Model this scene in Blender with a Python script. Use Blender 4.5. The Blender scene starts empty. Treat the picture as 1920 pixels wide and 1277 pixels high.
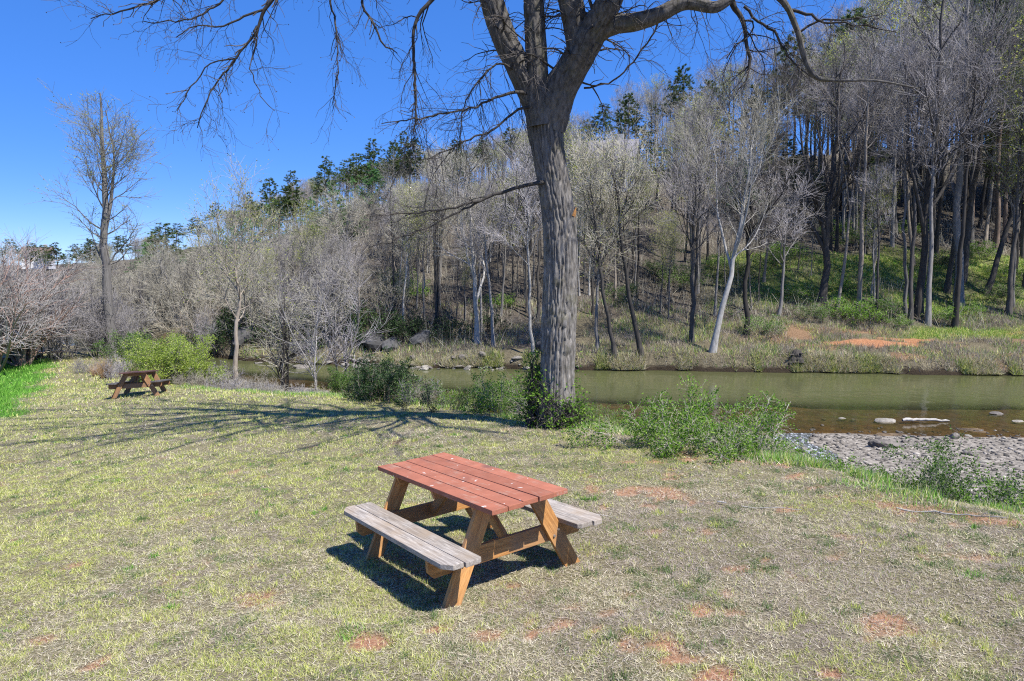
import bpy, math
import numpy as np
from mathutils import Vector

S = bpy.context.scene
COL = S.collection
R = math.radians

# ------------------------------------------------------------------ camera, sky, sun, exposure
F = 1323.0                      # focal length in pixels of the 1920 px wide photograph
PITCH = 0.0967
EYE = np.array([0.0, 0.0, 2.456])
cam_d = bpy.data.cameras.new('camera')
cam_d.sensor_width = 36.0
cam_d.lens = 36.0 * F / 1920.0
cam_d.clip_start = 0.05
cam_d.clip_end = 3000.0
cam = bpy.data.objects.new('camera', cam_d)
COL.objects.link(cam)
cam.location = EYE
cam.rotation_euler = (R(90) - PITCH, 0, 0)
S.camera = cam

SUN_AZ, SUN_EL = R(127), R(58)   # azimuth from +Y towards +X
world = bpy.data.worlds.new('World')
S.world = world
world.use_nodes = True
wn = world.node_tree
sky = wn.nodes.new('ShaderNodeTexSky')
sky.sky_type = 'NISHITA'
sky.sun_disc = False
sky.sun_elevation = SUN_EL
sky.sun_rotation = SUN_AZ
sky.altitude = 2000.0
sky.air_density = 0.6
sky.dust_density = 0.0
sky.ozone_density = 10.0
bgn = wn.nodes['Background']
# the photograph's sky is a deep, even blue: more saturated and flatter than the raw sky model
whs = wn.nodes.new('ShaderNodeHueSaturation'); whs.inputs['Saturation'].default_value = 1.69; whs.inputs['Hue'].default_value = .521
wgm = wn.nodes.new('ShaderNodeGamma'); wgm.inputs['Gamma'].default_value = .45
wn.links.new(sky.outputs[0], wgm.inputs['Color'])
wn.links.new(wgm.outputs[0], whs.inputs['Color'])
whs.inputs['Value'].default_value = 2.5
wn.links.new(whs.outputs[0], bgn.inputs[0])
bgn.inputs[1].default_value = 0.13

sun_d = bpy.data.lights.new('sun', 'SUN')
sun_d.energy = 5.0
sun_d.angle = R(0.5)
sun_d.color = (1.0, 0.955, 0.88)
sun = bpy.data.objects.new('sun', sun_d)
COL.objects.link(sun)
sdir = Vector((math.sin(SUN_AZ) * math.cos(SUN_EL), math.cos(SUN_AZ) * math.cos(SUN_EL), math.sin(SUN_EL)))
sun.rotation_euler = (-sdir).to_track_quat('-Z', 'Y').to_euler()

S.view_settings.view_transform = 'Standard'
S.view_settings.look = 'None'
S.view_settings.gamma = 1.0
S.view_settings.use_curve_mapping = False
S.view_settings.exposure = 0.75
S.cycles.use_denoising = False
S.cycles.pixel_filter_type = 'BLACKMAN_HARRIS'
S.cycles.filter_width = 1.15
S.cycles.max_bounces = 5
S.cycles.transparent_max_bounces = 12
S.cycles.sample_clamp_indirect = 4.0
S.cycles.caustics_reflective = False
S.cycles.caustics_refractive = False

# ------------------------------------------------------------------ noise and mesh helpers
def _hash(ix, iy, iz):
    n = (ix.astype(np.int64) * 374761393 + iy.astype(np.int64) * 668265263 + iz.astype(np.int64) * 1274126177) & 0xffffffff
    n = ((n ^ (n >> 13)) * 1274126177) & 0xffffffff
    n = ((n ^ (n >> 16)) * 2246822519) & 0xffffffff
    return ((n ^ (n >> 15)) & 0xffffff) / float(0xffffff)

def vnoise(x, y, z=0.0):
    flat = np.ndim(z) == 0 and float(z) == math.floor(float(z))
    x, y, z = np.broadcast_arrays(np.asarray(x, float), np.asarray(y, float), np.asarray(z, float))
    ix, iy, iz = np.floor(x), np.floor(y), np.floor(z)
    fx, fy, fz = x - ix, y - iy, z - iz
    fx, fy, fz = [t * t * (3 - 2 * t) for t in (fx, fy, fz)]
    r = 0
    for a in (0, 1):
        for b in (0, 1):
            for c in ((0,) if flat else (0, 1)):
                w = (fx if a else 1 - fx) * (fy if b else 1 - fy) * (fz if c else 1 - fz)
                r = r + w * _hash(ix + a, iy + b, iz + c)
    return r

def fbm(x, y, z=0.0, o=4):
    r, a, s = 0, 0.5, 0
    for i in range(o):
        r = r + a * vnoise(np.asarray(x) * 2 ** i + 17 * i, np.asarray(y) * 2 ** i - 9 * i, np.asarray(z) * 2 ** i)
        s += a
        a *= 0.5
    return r / s

def sstep(a, b, x):
    t = np.clip((np.asarray(x, float) - a) / (b - a), 0, 1)
    return t * t * (3 - 2 * t)

def nrm(v):
    return v / np.maximum(np.linalg.norm(v, axis=-1, keepdims=True), 1e-9)

def mesh_np(name, V, faces, mats=(), smooth=False, attrs=None, cols=None):
    """faces: list of int arrays (n,3) or (n,4)"""
    V = np.ascontiguousarray(np.asarray(V, np.float32).reshape(-1, 3))
    faces = [np.asarray(f, np.int32) for f in faces if len(f)]
    me = bpy.data.meshes.new(name)
    me.vertices.add(len(V))
    me.vertices.foreach_set('co', V.ravel())
    loops = np.concatenate([f.ravel() for f in faces])
    tot = np.concatenate([np.full(len(f), f.shape[1], np.int32) for f in faces])
    st = np.concatenate([[0], np.cumsum(tot)[:-1]]).astype(np.int32)
    me.loops.add(len(loops))
    me.loops.foreach_set('vertex_index', loops)
    me.polygons.add(len(tot))
    me.polygons.foreach_set('loop_start', st)
    me.polygons.foreach_set('loop_total', tot)
    me.update(calc_edges=True)
    if smooth:
        me.polygons.foreach_set('use_smooth', np.ones(len(tot), bool))
    for k, v in (attrs or {}).items():
        a = me.attributes.new(k, 'FLOAT', 'POINT')
        a.data.foreach_set('value', np.asarray(v, np.float32).ravel())
    for k, v in (cols or {}).items():
        a = me.attributes.new(k, 'FLOAT_COLOR', 'POINT')
        v = np.asarray(v, np.float32)
        if v.shape[1] == 3:
            v = np.concatenate([v, np.ones((len(v), 1), np.float32)], 1)
        a.data.foreach_set('color', np.ascontiguousarray(v).ravel())
    for m in mats:
        me.materials.append(m)
    return me

class Soup:
    """collects vertices and faces from several batches"""
    def __init__(self):
        self.V, self.Fq, self.Ft, self.T, self.n = [], [], [], [], 0
    def add(self, V, quads=None, tris=None, tint=None):
        V = np.asarray(V, float).reshape(-1, 3)
        if quads is not None and len(quads): self.Fq.append(np.asarray(quads) + self.n)
        if tris is not None and len(tris): self.Ft.append(np.asarray(tris) + self.n)
        self.V.append(V)
        self.T.append(np.zeros(len(V)) if tint is None else np.broadcast_to(tint, (len(V),)))
        self.n += len(V)
        return self
    def tubes(self, P, Rr, s, rng=None):
        P = np.asarray(P, float); Rr = np.asarray(Rr, float)
        N, k, _ = P.shape
        if N == 0: return self
        T = np.gradient(P, axis=1) if k > 2 else np.repeat(P[:, 1:] - P[:, :1], 2, axis=1)
        T = nrm(T)
        ref = np.where((np.abs(T[:, :1, 2:3]) > 0.8), np.array([1.0, 0, 0]), np.array([0, 0, 1.0]))
        U = nrm(np.cross(T, ref)); W = np.cross(T, U)
        a = np.arange(s) * 2 * math.pi / s
        ring = U[:, :, None] * np.cos(a)[:, None] + W[:, :, None] * np.sin(a)[:, None]
        V = P[:, :, None] + ring * Rr[:, :, None, None]
        idx = np.arange(N * k * s).reshape(N, k, s)
        a0, a1 = idx[:, :-1], idx[:, 1:]
        q = np.stack([a0, np.roll(a0, -1, 2), np.roll(a1, -1, 2), a1], -1).reshape(-1, 4)
        t = np.repeat((rng.random(N) if rng is not None else np.zeros(N)), k * s)
        return self.add(V, quads=q, tint=t)
    def leaves(self, C, D, L, Wd, rng):
        """diamond leaves at C pointing along D"""
        n = len(C)
        if n == 0: return self
        D = nrm(D)
        side = nrm(np.cross(D, rng.normal(size=(n, 3))))
        up = np.cross(side, D)
        L = np.broadcast_to(L, (n,))[:, None]; Wd = np.broadcast_to(Wd, (n,))[:, None]
        mid = C + D * L * 0.5 + up * L * 0.08
        V = np.stack([C, mid + side * Wd * 0.5, C + D * L, mid - side * Wd * 0.5], 1)
        i = np.arange(n)[:, None] * 4
        tr = np.concatenate([i + np.array([[0, 1, 2]]), i + np.array([[0, 2, 3]])])
        return self.add(V, tris=tr, tint=np.repeat(rng.random(n), 4))
    def needles(self, C, D, L, Wd, rng):
        """single thin triangles from C along D"""
        n = len(C)
        D = nrm(D)
        side = nrm(np.cross(D, rng.normal(size=(n, 3))))
        L = np.broadcast_to(L, (n,))[:, None]; Wd = np.broadcast_to(Wd, (n,))[:, None]
        V = np.stack([C - side * Wd * .5, C + side * Wd * .5, C + D * L], 1)
        return self.add(V, tris=np.arange(n * 3).reshape(n, 3), tint=np.repeat(rng.random(n), 3))
    def mesh(self, name, mats=(), smooth=False):
        fs = []
        if self.Fq: fs.append(np.concatenate(self.Fq))
        if self.Ft: fs.append(np.concatenate(self.Ft))
        return mesh_np(name, np.concatenate(self.V), fs, mats, smooth, {'tint': np.concatenate(self.T)})

def obj(name, me, parent=None, loc=None, kind=None, label=None, cat=None, group=None, mat=None):
    o = bpy.data.objects.new(name, me)
    COL.objects.link(o)
    if parent is not None: o.parent = parent
    if loc is not None: o.location = loc
    if kind: o['kind'] = kind
    if label: o['label'] = label
    if cat: o['category'] = cat
    if group: o['group'] = group
    if mat is not None:
        me.materials.clear(); me.materials.append(mat)
    return o

def thing(name, label, cat, loc=(0, 0, 0), rotz=0.0, group=None, scale=None):
    o = obj(name, None, loc=loc, label=label, cat=cat, group=group)
    o.rotation_euler = (0, 0, rotz)
    if scale is not None: o.scale = scale if hasattr(scale, '__len__') else (scale,) * 3
    o.empty_display_size = 0.3
    return o

# ------------------------------------------------------------------ materials
class Mat:
    def __init__(self, name):
        self.m = bpy.data.materials.new(name)
        self.m.use_nodes = True
        self.nt = self.m.node_tree
        self.b = self.nt.nodes['Principled BSDF']
        self.out = self.nt.nodes['Material Output']
    def n(self, typ, inp=None, **kw):
        nd = self.nt.nodes.new('ShaderNode' + typ)
        for k, v in kw.items(): setattr(nd, k, v)
        for k, v in (inp or {}).items(): self.set(nd.inputs[k], v)
        return nd
    def set(self, sock, v):
        if hasattr(v, 'is_output') or isinstance(v, bpy.types.NodeSocket): self.nt.links.new(v, sock)
        else:
            if isinstance(v, (tuple, list)) and len(v) == 3 and sock.type == 'RGBA': v = (*v, 1)
            sock.default_value = v
    def p(self, **kw):
        for k, v in kw.items(): self.set(self.b.inputs[k.replace('_', ' ')], v)
        return self
    def coord(self, scale=(1, 1, 1), kind='Object', rot=(0, 0, 0)):
        tc = self.n('TexCoord')
        return self.n('Mapping', {'Vector': tc.outputs[kind], 'Scale': scale, 'Rotation': rot}).outputs[0]
    def pos(self, scale=(1, 1, 1)):
        g = self.n('NewGeometry')
        return self.n('Mapping', {'Vector': g.outputs['Position'], 'Scale': scale}).outputs[0]
    def noise(self, vec, scale, detail=4, rough=0.55, dist=0.0):
        return self.n('TexNoise', {'Vector': vec, 'Scale': scale, 'Detail': detail, 'Roughness': rough, 'Distortion': dist}).outputs[0]
    def ramp(self, fac, stops):
        r = self.n('ValToRGB', {'Fac': fac})
        el = r.color_ramp.elements
        while len(el) < len(stops): el.new(0.5)
        for e, (p, c) in zip(el, stops):
            e.position = p
            e.color = (*c, 1) if len(c) == 3 else c
        return r.outputs[0]
    def mix(self, fac, a, b, blend='MIX'):
        nd = self.n('Mix', data_type='RGBA', blend_type=blend)
        self.set(nd.inputs[0], fac); self.set(nd.inputs[6], a); self.set(nd.inputs[7], b)
        return nd.outputs[2]
    def math(self, op, a, b=0.5, clamp=False):
        nd = self.n('Math', operation=op, use_clamp=clamp)
        self.set(nd.inputs[0], a); self.set(nd.inputs[1], b)
        return nd.outputs[0]
    def attr(self, name, out='Fac'):
        return self.n('Attribute', attribute_name=name).outputs[out]
    def rand(self):
        return self.n('ObjectInfo').outputs['Random']
    def bump(self, h, strength=0.5, dist=0.02):
        self.set(self.b.inputs['Normal'], self.n('Bump', {'Height': h, 'Strength': strength, 'Distance': dist}).outputs[0])
        return self
    def hsv(self, col, h=.5, s=1.0, v=1.0):
        nd = self.n('HueSaturation')
        for k, x in (('Hue', h), ('Saturation', s), ('Value', v), ('Color', col)): self.set(nd.inputs[k], x)
        return nd.outputs[0]
    def leafy(self, col, transl=0.35, rough=0.6):
        """diffuse plus light coming through the leaf"""
        self.p(Base_Color=col, Roughness=rough)
        self.b.inputs['Specular IOR Level'].default_value = 0.25
        t = self.n('BsdfTranslucent', {'Color': col})
        mx = self.n('MixShader', {0: transl, 1: self.b.outputs[0], 2: t.outputs[0]})
        self.nt.links.new(mx.outputs[0], self.out.inputs[0])
        return self

def rnd_range(M, lo, hi):
    return M.n('MapRange', {'Value': M.rand(), 'To Min': lo, 'To Max': hi}).outputs[0]

def bark_mat(name, dark, light, scale=3.0, vstretch=0.18, bump=0.6, var=0.35, dist=0.02):
    M = Mat(name)
    v = M.coord((1, 1, vstretch))
    a = M.noise(v, scale * 4, 6, .62)
    b = M.noise(M.coord(), scale * .35, 3)
    c = M.ramp(a, [(.3, dark), (.68, light)])
    c = M.mix(M.math('MULTIPLY', b, .5), c, tuple(x * .8 for x in light))
    c = M.hsv(c, v=rnd_range(M, 1 - var, 1 + var))
    M.p(Base_Color=c, Roughness=.92)
    M.b.inputs['Specular IOR Level'].default_value = 0.15
    M.bump(a, bump, dist)
    return M.m

def leaf_mat(name, stops, transl=.35, var=(.8, 1.2)):
    M = Mat(name)
    c = M.ramp(M.attr('tint'), stops)
    c = M.hsv(c, v=rnd_range(M, *var))
    M.leafy(c, transl)
    return M.m

def hero_bark():
    M = Mat('bark_furrowed_grey')
    v = M.coord((1, 1, .24))
    a = M.noise(v, 17, 7, .68, .4)
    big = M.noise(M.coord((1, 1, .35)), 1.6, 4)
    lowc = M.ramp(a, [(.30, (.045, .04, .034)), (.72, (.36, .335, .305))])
    hic_shade = M.ramp(M.noise(M.coord((1, 1, .4)), 18, 6, .62), [(.3, (.035, .032, .028)), (.7, (.17, .158, .145))])
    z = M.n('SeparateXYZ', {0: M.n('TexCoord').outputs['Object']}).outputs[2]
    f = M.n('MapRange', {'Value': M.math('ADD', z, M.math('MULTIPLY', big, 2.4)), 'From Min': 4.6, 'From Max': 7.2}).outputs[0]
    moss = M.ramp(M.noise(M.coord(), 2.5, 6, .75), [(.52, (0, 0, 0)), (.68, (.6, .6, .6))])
    c = M.mix(f, lowc, hic_shade)  # upper trunk and limbs painted darker by height to stand for their shade
    c = M.mix(moss, c, (.10, .095, .045))
    M.p(Base_Color=c, Roughness=.95).bump(a, .6, .014)
    M.b.inputs['Specular IOR Level'].default_value = .1
    return M.m

MB = {
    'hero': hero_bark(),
    'grey': bark_mat('bark_grey', (.085, .078, .07), (.27, .255, .24), 3.0, var=.45),
    'dark': bark_mat('bark_dark', (.03, .027, .024), (.105, .095, .085), 3.0),
    'pale': bark_mat('bark_pale', (.20, .185, .165), (.52, .50, .465), 1.6, .5, .3, .2),
    'silver': bark_mat('bark_silver', (.20, .185, .165), (.50, .475, .44), 1.8, .4, .3, .12),
    'tan': bark_mat('bark_tan', (.16, .13, .10), (.38, .33, .27), 3.0),
    'pine': bark_mat('bark_pine', (.08, .06, .05), (.24, .18, .14), 3.0),
    'red': bark_mat('bark_crape_myrtle', (.20, .115, .09), (.42, .30, .25), 2.0, .15, .3, .1),
    'twig': bark_mat('twig_grey_lavender', (.17, .157, .158), (.41, .385, .39), 2.0, .5, .1, .45),
    'twigtan': bark_mat('twig_tan', (.21, .195, .15), (.49, .46, .37), 2.0, .5, .1, .4),
    'twigdark': bark_mat('twig_dark', (.045, .04, .036), (.12, .107, .1), 2.0, .5, .1, .2),
    'twigred': bark_mat('twig_reddish', (.27, .25, .238), (.49, .46, .445), 2.0, .5, .1, .1),
    'cane': bark_mat('dead_cane', (.30, .26, .21), (.62, .56, .48), 3.0, .4, .1, .1),
}
ML = {
    'bud': leaf_mat('leaf_bud_yellow_green', [(0, (.30, .36, .06)), (1, (.54, .56, .15))], .45),
    'fresh': leaf_mat('leaf_fresh_green', [(0, (.07, .17, .015)), (.6, (.16, .32, .03)), (1, (.30, .44, .07))], .4),
    'lime': leaf_mat('leaf_yellow_green', [(0, (.16, .24, .03)), (.6, (.30, .40, .06)), (1, (.46, .52, .13))], .45),
    'green': leaf_mat('leaf_green', [(0, (.045, .11, .018)), (.6, (.10, .20, .03)), (1, (.20, .30, .06))], .35),
    'deep': leaf_mat('leaf_dark_evergreen', [(0, (.014, .035, .012)), (.7, (.035, .075, .02)), (1, (.09, .15, .04))], .2),
    'pine': leaf_mat('pine_needles', [(0, (.04, .075, .022)), (1, (.15, .21, .06))], .3),
    'pineblue': leaf_mat('white_pine_needles', [(0, (.06, .17, .055)), (1, (.21, .38, .12))], .35),
    'straw': leaf_mat('dry_broomsedge', [(0, (.40, .26, .13)), (1, (.70, .52, .32))], .35),
}

# ------------------------------------------------------------------ the lie of the land
ZW = -3.2                       # water level

BRINK = np.array([(9.0, -6.0), (6.6, 2.5), (4.95, 6.4), (4.4, 7.35), (4.05, 8.35), (3.55, 9.4), (2.65, 10.8), (1.2, 12.5), (-.4, 14.7), (-2.5, 17.4),
                  (-4.75, 19.5), (-7.0, 20.95), (-10.9, 24.2), (-14.5, 31.0), (-19.0, 38.0), (-30.0, 48.0), (-60.0, 75.0), (-300., 300.)])
NEAR_X = np.array([-300, -60, -40, -28, -18, -10, -3, 1, 4, 8, 14, 30, 60, 300.])
NEAR_Y = np.array([300, 78, 58, 46.5, 38.5, 34, 29.5, 26.5, 24.9, 24.3, 23.6, 23.5, 23, 23.])
FAR_X = np.array([-300, -60, -40, -28, -18, -11.6, -7, -2, 4, 10, 16, 28, 60, 300.])
FAR_Y = np.array([310, 86, 65, 53, 45, 42.9, 42.2, 41.6, 40.2, 39.8, 39.2, 38.4, 38, 38.])

def lawn_z(x, y):
    z = .06 * (x + .36) - .046 * (y - 5.8)
    z = -2.45 + .5 * ((z + 2.45) + np.sqrt((z + 2.45) ** 2 + .15))
    return np.minimum(z, .55 + .1 * np.tanh(z))

def brink_dist(x, y):
    x = np.asarray(x, float); y = np.asarray(y, float)
    best = np.full(x.shape, 1e9); sg = np.ones(x.shape)
    for (ax, ay), (bx, by) in zip(BRINK[:-1], BRINK[1:]):
        dx, dy = bx - ax, by - ay
        t = np.clip(((x - ax) * dx + (y - ay) * dy) / (dx * dx + dy * dy), 0, 1)
        d = np.hypot(x - ax - t * dx, y - ay - t * dy)
        s = np.sign((y - ay) * dx - (x - ax) * dy)
        m = d < best
        best = np.where(m, d, best)
        sg = np.where(m, s, sg)
    return -best * sg            # positive on the river side

UA = (np.array([-300, 100, 450, 700, 1000, 1300, 1600, 1920, 2300]) - 960) / F
YN = np.array([38, 42, 44, 46, 50, 56, 62, 75, 95, 120, 150, 180, 230, 300, 600.])
ZT = np.array([
    [-2.6, -2.6, -2.6, -2.6, -2.6, -2.6, -2.6, -2.4, -2, -1.5, -.8, 0, 1.5, 2, 0],
    [-2.6, -2.6, -2.6, -2.5, -2.4, -2.3, -2.2, -1.8, -1, 0, 1.5, 3, 5, 4, 0],
    [-3, -3, -2.9, -2.4, -1.6, -.2, 1.0, 3, 5, 6.5, 8, 9, 8.5, 6, 0],
    [-3, -3, -2.4, -1.6, .3, 2.6, 4.8, 8, 11, 13.5, 15, 14, 10, 6, 0],
    [-3, -2.3, -1.8, -1.3, .3, 2.7, 5, 9.5, 14, 17, 17.5, 15, 10, 6, 0],
    [-2.8, -2.0, -1.6, -1.1, .4, 3, 5.2, 10.5, 16, 19.5, 19, 16, 10, 6, 0],
    [-2.7, -1.9, -1.5, -1, .6, 3.2, 5.4, 11, 18, 21, 19, 16, 10, 6, 0],
    [-2.7, -1.9, -1.5, -1, .6, 3.2, 5.4, 11.5, 19, 22, 20, 16, 10, 6, 0],
    [-2.7, -1.9, -1.5, -1, .6, 3.2, 5.4, 11.5, 19, 22, 20, 16, 10, 6, 0]])

def table_z(x, y):
    a = np.clip(x / np.maximum(y, 1), UA[0], UA[-1] - 1e-6)
    yy = np.clip(y, YN[0], YN[-1] - 1e-6)
    i = np.clip(np.searchsorted(UA, a, 'right') - 1, 0, len(UA) - 2)
    j = np.clip(np.searchsorted(YN, yy, 'right') - 1, 0, len(YN) - 2)
    s = (a - UA[i]) / (UA[i + 1] - UA[i]); t = (yy - YN[j]) / (YN[j + 1] - YN[j])
    s = s * s * (3 - 2 * s)
    return (ZT[i, j] * (1 - s) + ZT[i + 1, j] * s) * (1 - t) + (ZT[i, j + 1] * (1 - s) + ZT[i + 1, j + 1] * s) * t

def shore(x, y):
    w = (fbm(np.asarray(x) * .35, 3.3, 0, 3) - .5) * 1.6
    return np.interp(x, NEAR_X, NEAR_Y) + w, np.interp(x, FAR_X, FAR_Y) + (fbm(np.asarray(x) * .3, 9.1, 0, 4) - .5) * 1.6

def land(x, y):
    """height and region (0 lawn, 1 bank, 2 gravel, 3 river bed, 4 far bank, 5 hillside)"""
    x = np.asarray(x, float); y = np.asarray(y, float)
    yn, yf = shore(x, y)
    s = brink_dist(x, y)
    lz = lawn_z(x, y) + (fbm(x * .7, y * .7, 0, 3) - .5) * .10 + (fbm(x * 5, y * 5, 4, 3) - .5) * .035 * sstep(30, 8, y)
    drop = .8 * .5 * ((s - .1) + np.sqrt((s - .1) ** 2 + .25))
    grav = ZW + .03 + .03 * np.maximum(yn - y, 0) + (fbm(x * .8, y * .8, 7, 3) - .5) * .16 * sstep(0, 1.5, yn - y)
    bank = lz - drop + (fbm(x * 1.3, y * 1.3, 2, 3) - .5) * .3 * sstep(.3, 1.5, s)
    dif = bank - grav
    near = grav + .5 * (dif + np.sqrt(dif * dif + .04))
    near = np.where(s < -1.5, lz, near)
    t = (y - yn) / np.maximum(yf - yn, .1)
    depth = .04 * sstep(0, .1, t) + .05 * sstep(.1, .3, t) + 1.25 * sstep(.33, .60, t)
    depth = depth * sstep(1.0, .985, t)
    bed = ZW - depth + (fbm(x * .6, y * .6, 5, 3) - .5) * .18 * sstep(0, .1, t) * sstep(1, .9, t) + .03 * sstep(.02, 0, t)
    tz = table_z(x, y)
    tz = tz + (fbm(x * .16, y * .16, 1, 4) - .5) * 2.0 * sstep(2, 14, y - yf) * sstep(400, 120, y) + (fbm(x * .9, y * .9, 3, 3) - .5) * .35 * sstep(.5, 2, y - yf)
    k = sstep(0, .8, y - yf) ** .6
    tz = np.maximum(tz, ZW + .25)
    far = ZW * (1 - k) + tz * k
    z = np.where(y < yn, near, np.where(y < yf, bed, far))
    reg = np.where(y < yn, np.where(s < .25, 0, np.where(dif > .12, 1, 2)), np.where(y < yf - .35, 3, np.where(y - yf < np.where(x < 2, 1.6, 7.5), 4, 5)))
    return z, reg

def hz(x, y):
    return float(land(np.array([x]), np.array([y]))[0][0])

def ray(u, v):
    a, c = (u - 960) / F, -(v - 638.5) / F
    return np.array([a, math.cos(PITCH) + c * math.sin(PITCH), -math.sin(PITCH) + c * math.cos(PITCH)])

def at(u, v, d):
    """the point seen at photograph pixel (u, v) at depth y = d"""
    r = ray(u, v)
    return EYE + r * (d / r[1])

def ground_at(u, v, dmin=2.5, dmax=260):
    r = ray(u, v); r = r / r[1]
    def first(d):
        P = EYE + r * d[:, None]
        z = land(P[:, 0], P[:, 1])[0]
        i = int(np.argmax(P[:, 2] <= np.maximum(z, ZW)))
        return i, P[i], z[i]
    d = np.concatenate([np.arange(dmin, 14, .2), np.arange(max(14, dmin), 60, .4), np.arange(60, dmax, 2.)])
    i, p, z = first(d)
    if i > 0:
        _, p, z = first(np.linspace(d[i - 1], d[i], 24))
    return np.array([p[0], p[1], z])

# red clay showing through the lawn: photograph-read spots (u, v, radius u, radius v)
CLAY = [(1222, 1205, 42, 22), (1268, 1240, 55, 16), (1330, 1262, 55, 14), (690, 1203, 38, 14), (1245, 918, 34, 9), (1275, 932, 26, 7), (1180, 1115, 22, 9), (1140, 1148, 18, 8),
        (1312, 1148, 22, 10), (1380, 1148, 20, 9), (1365, 1112, 16, 7), (1105, 1040, 18, 8), (1330, 1000, 14, 6), (1230, 995, 16, 5), (1060, 1170, 22, 9), (1120, 1180, 16, 7),
        (440, 885, 14, 4), (140, 1058, 16, 5), (195, 1235, 12, 5), (172, 1252, 12, 5), (480, 1062, 14, 4),
        (820, 1178, 22, 9), (1565, 1045, 26, 5), (1730, 1045, 18, 6), (1660, 1155, 20, 8), (1560, 1262, 18, 8), (1000, 1190, 14, 6)]
CLAYW = []
for (u, v, ru, rv) in CLAY:
    p = ground_at(u, v); q = ground_at(u + ru, v); w = ground_at(u, v - rv)
    CLAYW.append((p[0], p[1], max(abs(q[0] - p[0]), .04), max(abs(w[1] - p[1]), .05)))

def clay_mask(x, y):
    n = (fbm(x * 6, y * 6, 11, 4) - .5) * 2.6 + .12
    m = np.zeros(np.shape(x))
    for (cx, cy, rx, ry) in CLAYW:
        d = np.hypot((x - cx) / rx, (y - cy) / ry)
        m = np.maximum(m, sstep(1.25, .55, d + n) * (.95 if cy < 4.9 else .7))
    # scattered scuffs, mostly on the worn right-hand side
    w = fbm(x * 2.1, y * 2.1, 21, 4) * .75 + fbm(x * 9, y * 9, 23, 3) * .25 + .03 * np.tanh((x - .5) * .8)
    return np.maximum(m, sstep(.665, .71, w) * sstep(16, 9, y) * .7)

def green_lawn(x, y):
    """the strip of bright new grass on the far left"""
    ax, ay, bx, by = -13.6, 19.0, -24.5, 37.0
    s = ((bx - ax) * (y - ay) - (by - ay) * (x - ax)) / math.hypot(bx - ax, by - ay)
    return sstep(-.5, .5, s + (fbm(x * .9, y * .9, 31, 3) - .5) * 1.6) * sstep(17.5, 18.5, y) * sstep(41, 38, y)

def far_green(x, y):
    a = x / np.maximum(y, 1)
    n = (fbm(x * .35, y * .35, 41, 4) - .5)
    terrace = sstep(47.5, 50.5, y + 4 * n) * sstep(60, 56.5, y + 4 * n) * sstep(.24, .36, a + .1 * n)
    strip = sstep(42.8, 43.8, y + n * 2) * sstep(46.8, 45.4, y + n * 2) * sstep(.50, .58, a + .1 * n)
    return np.clip(terrace * (.22 + 1.2 * (n + .25)) + strip * .8, 0, 1)

def far_clay(x, y):
    n = (fbm(x * .9, y * .9, 43, 4) - .5) * 1.2
    d1 = np.hypot((x - 21.6) / 3.0, (y - 42.3) / .75) + n
    d2 = np.hypot((x - 24.3) / 2.2, (y - 43.3) / .5) + n
    e = fbm(x * .45, y * 1.1, 47, 4)
    return np.maximum(np.maximum(sstep(1.15, .7, d1), .9 * sstep(1.1, .7, d2)), .35 * sstep(.52, .62, e) * sstep(12, 17, x) * sstep(46.5, 44.5, y))

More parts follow.
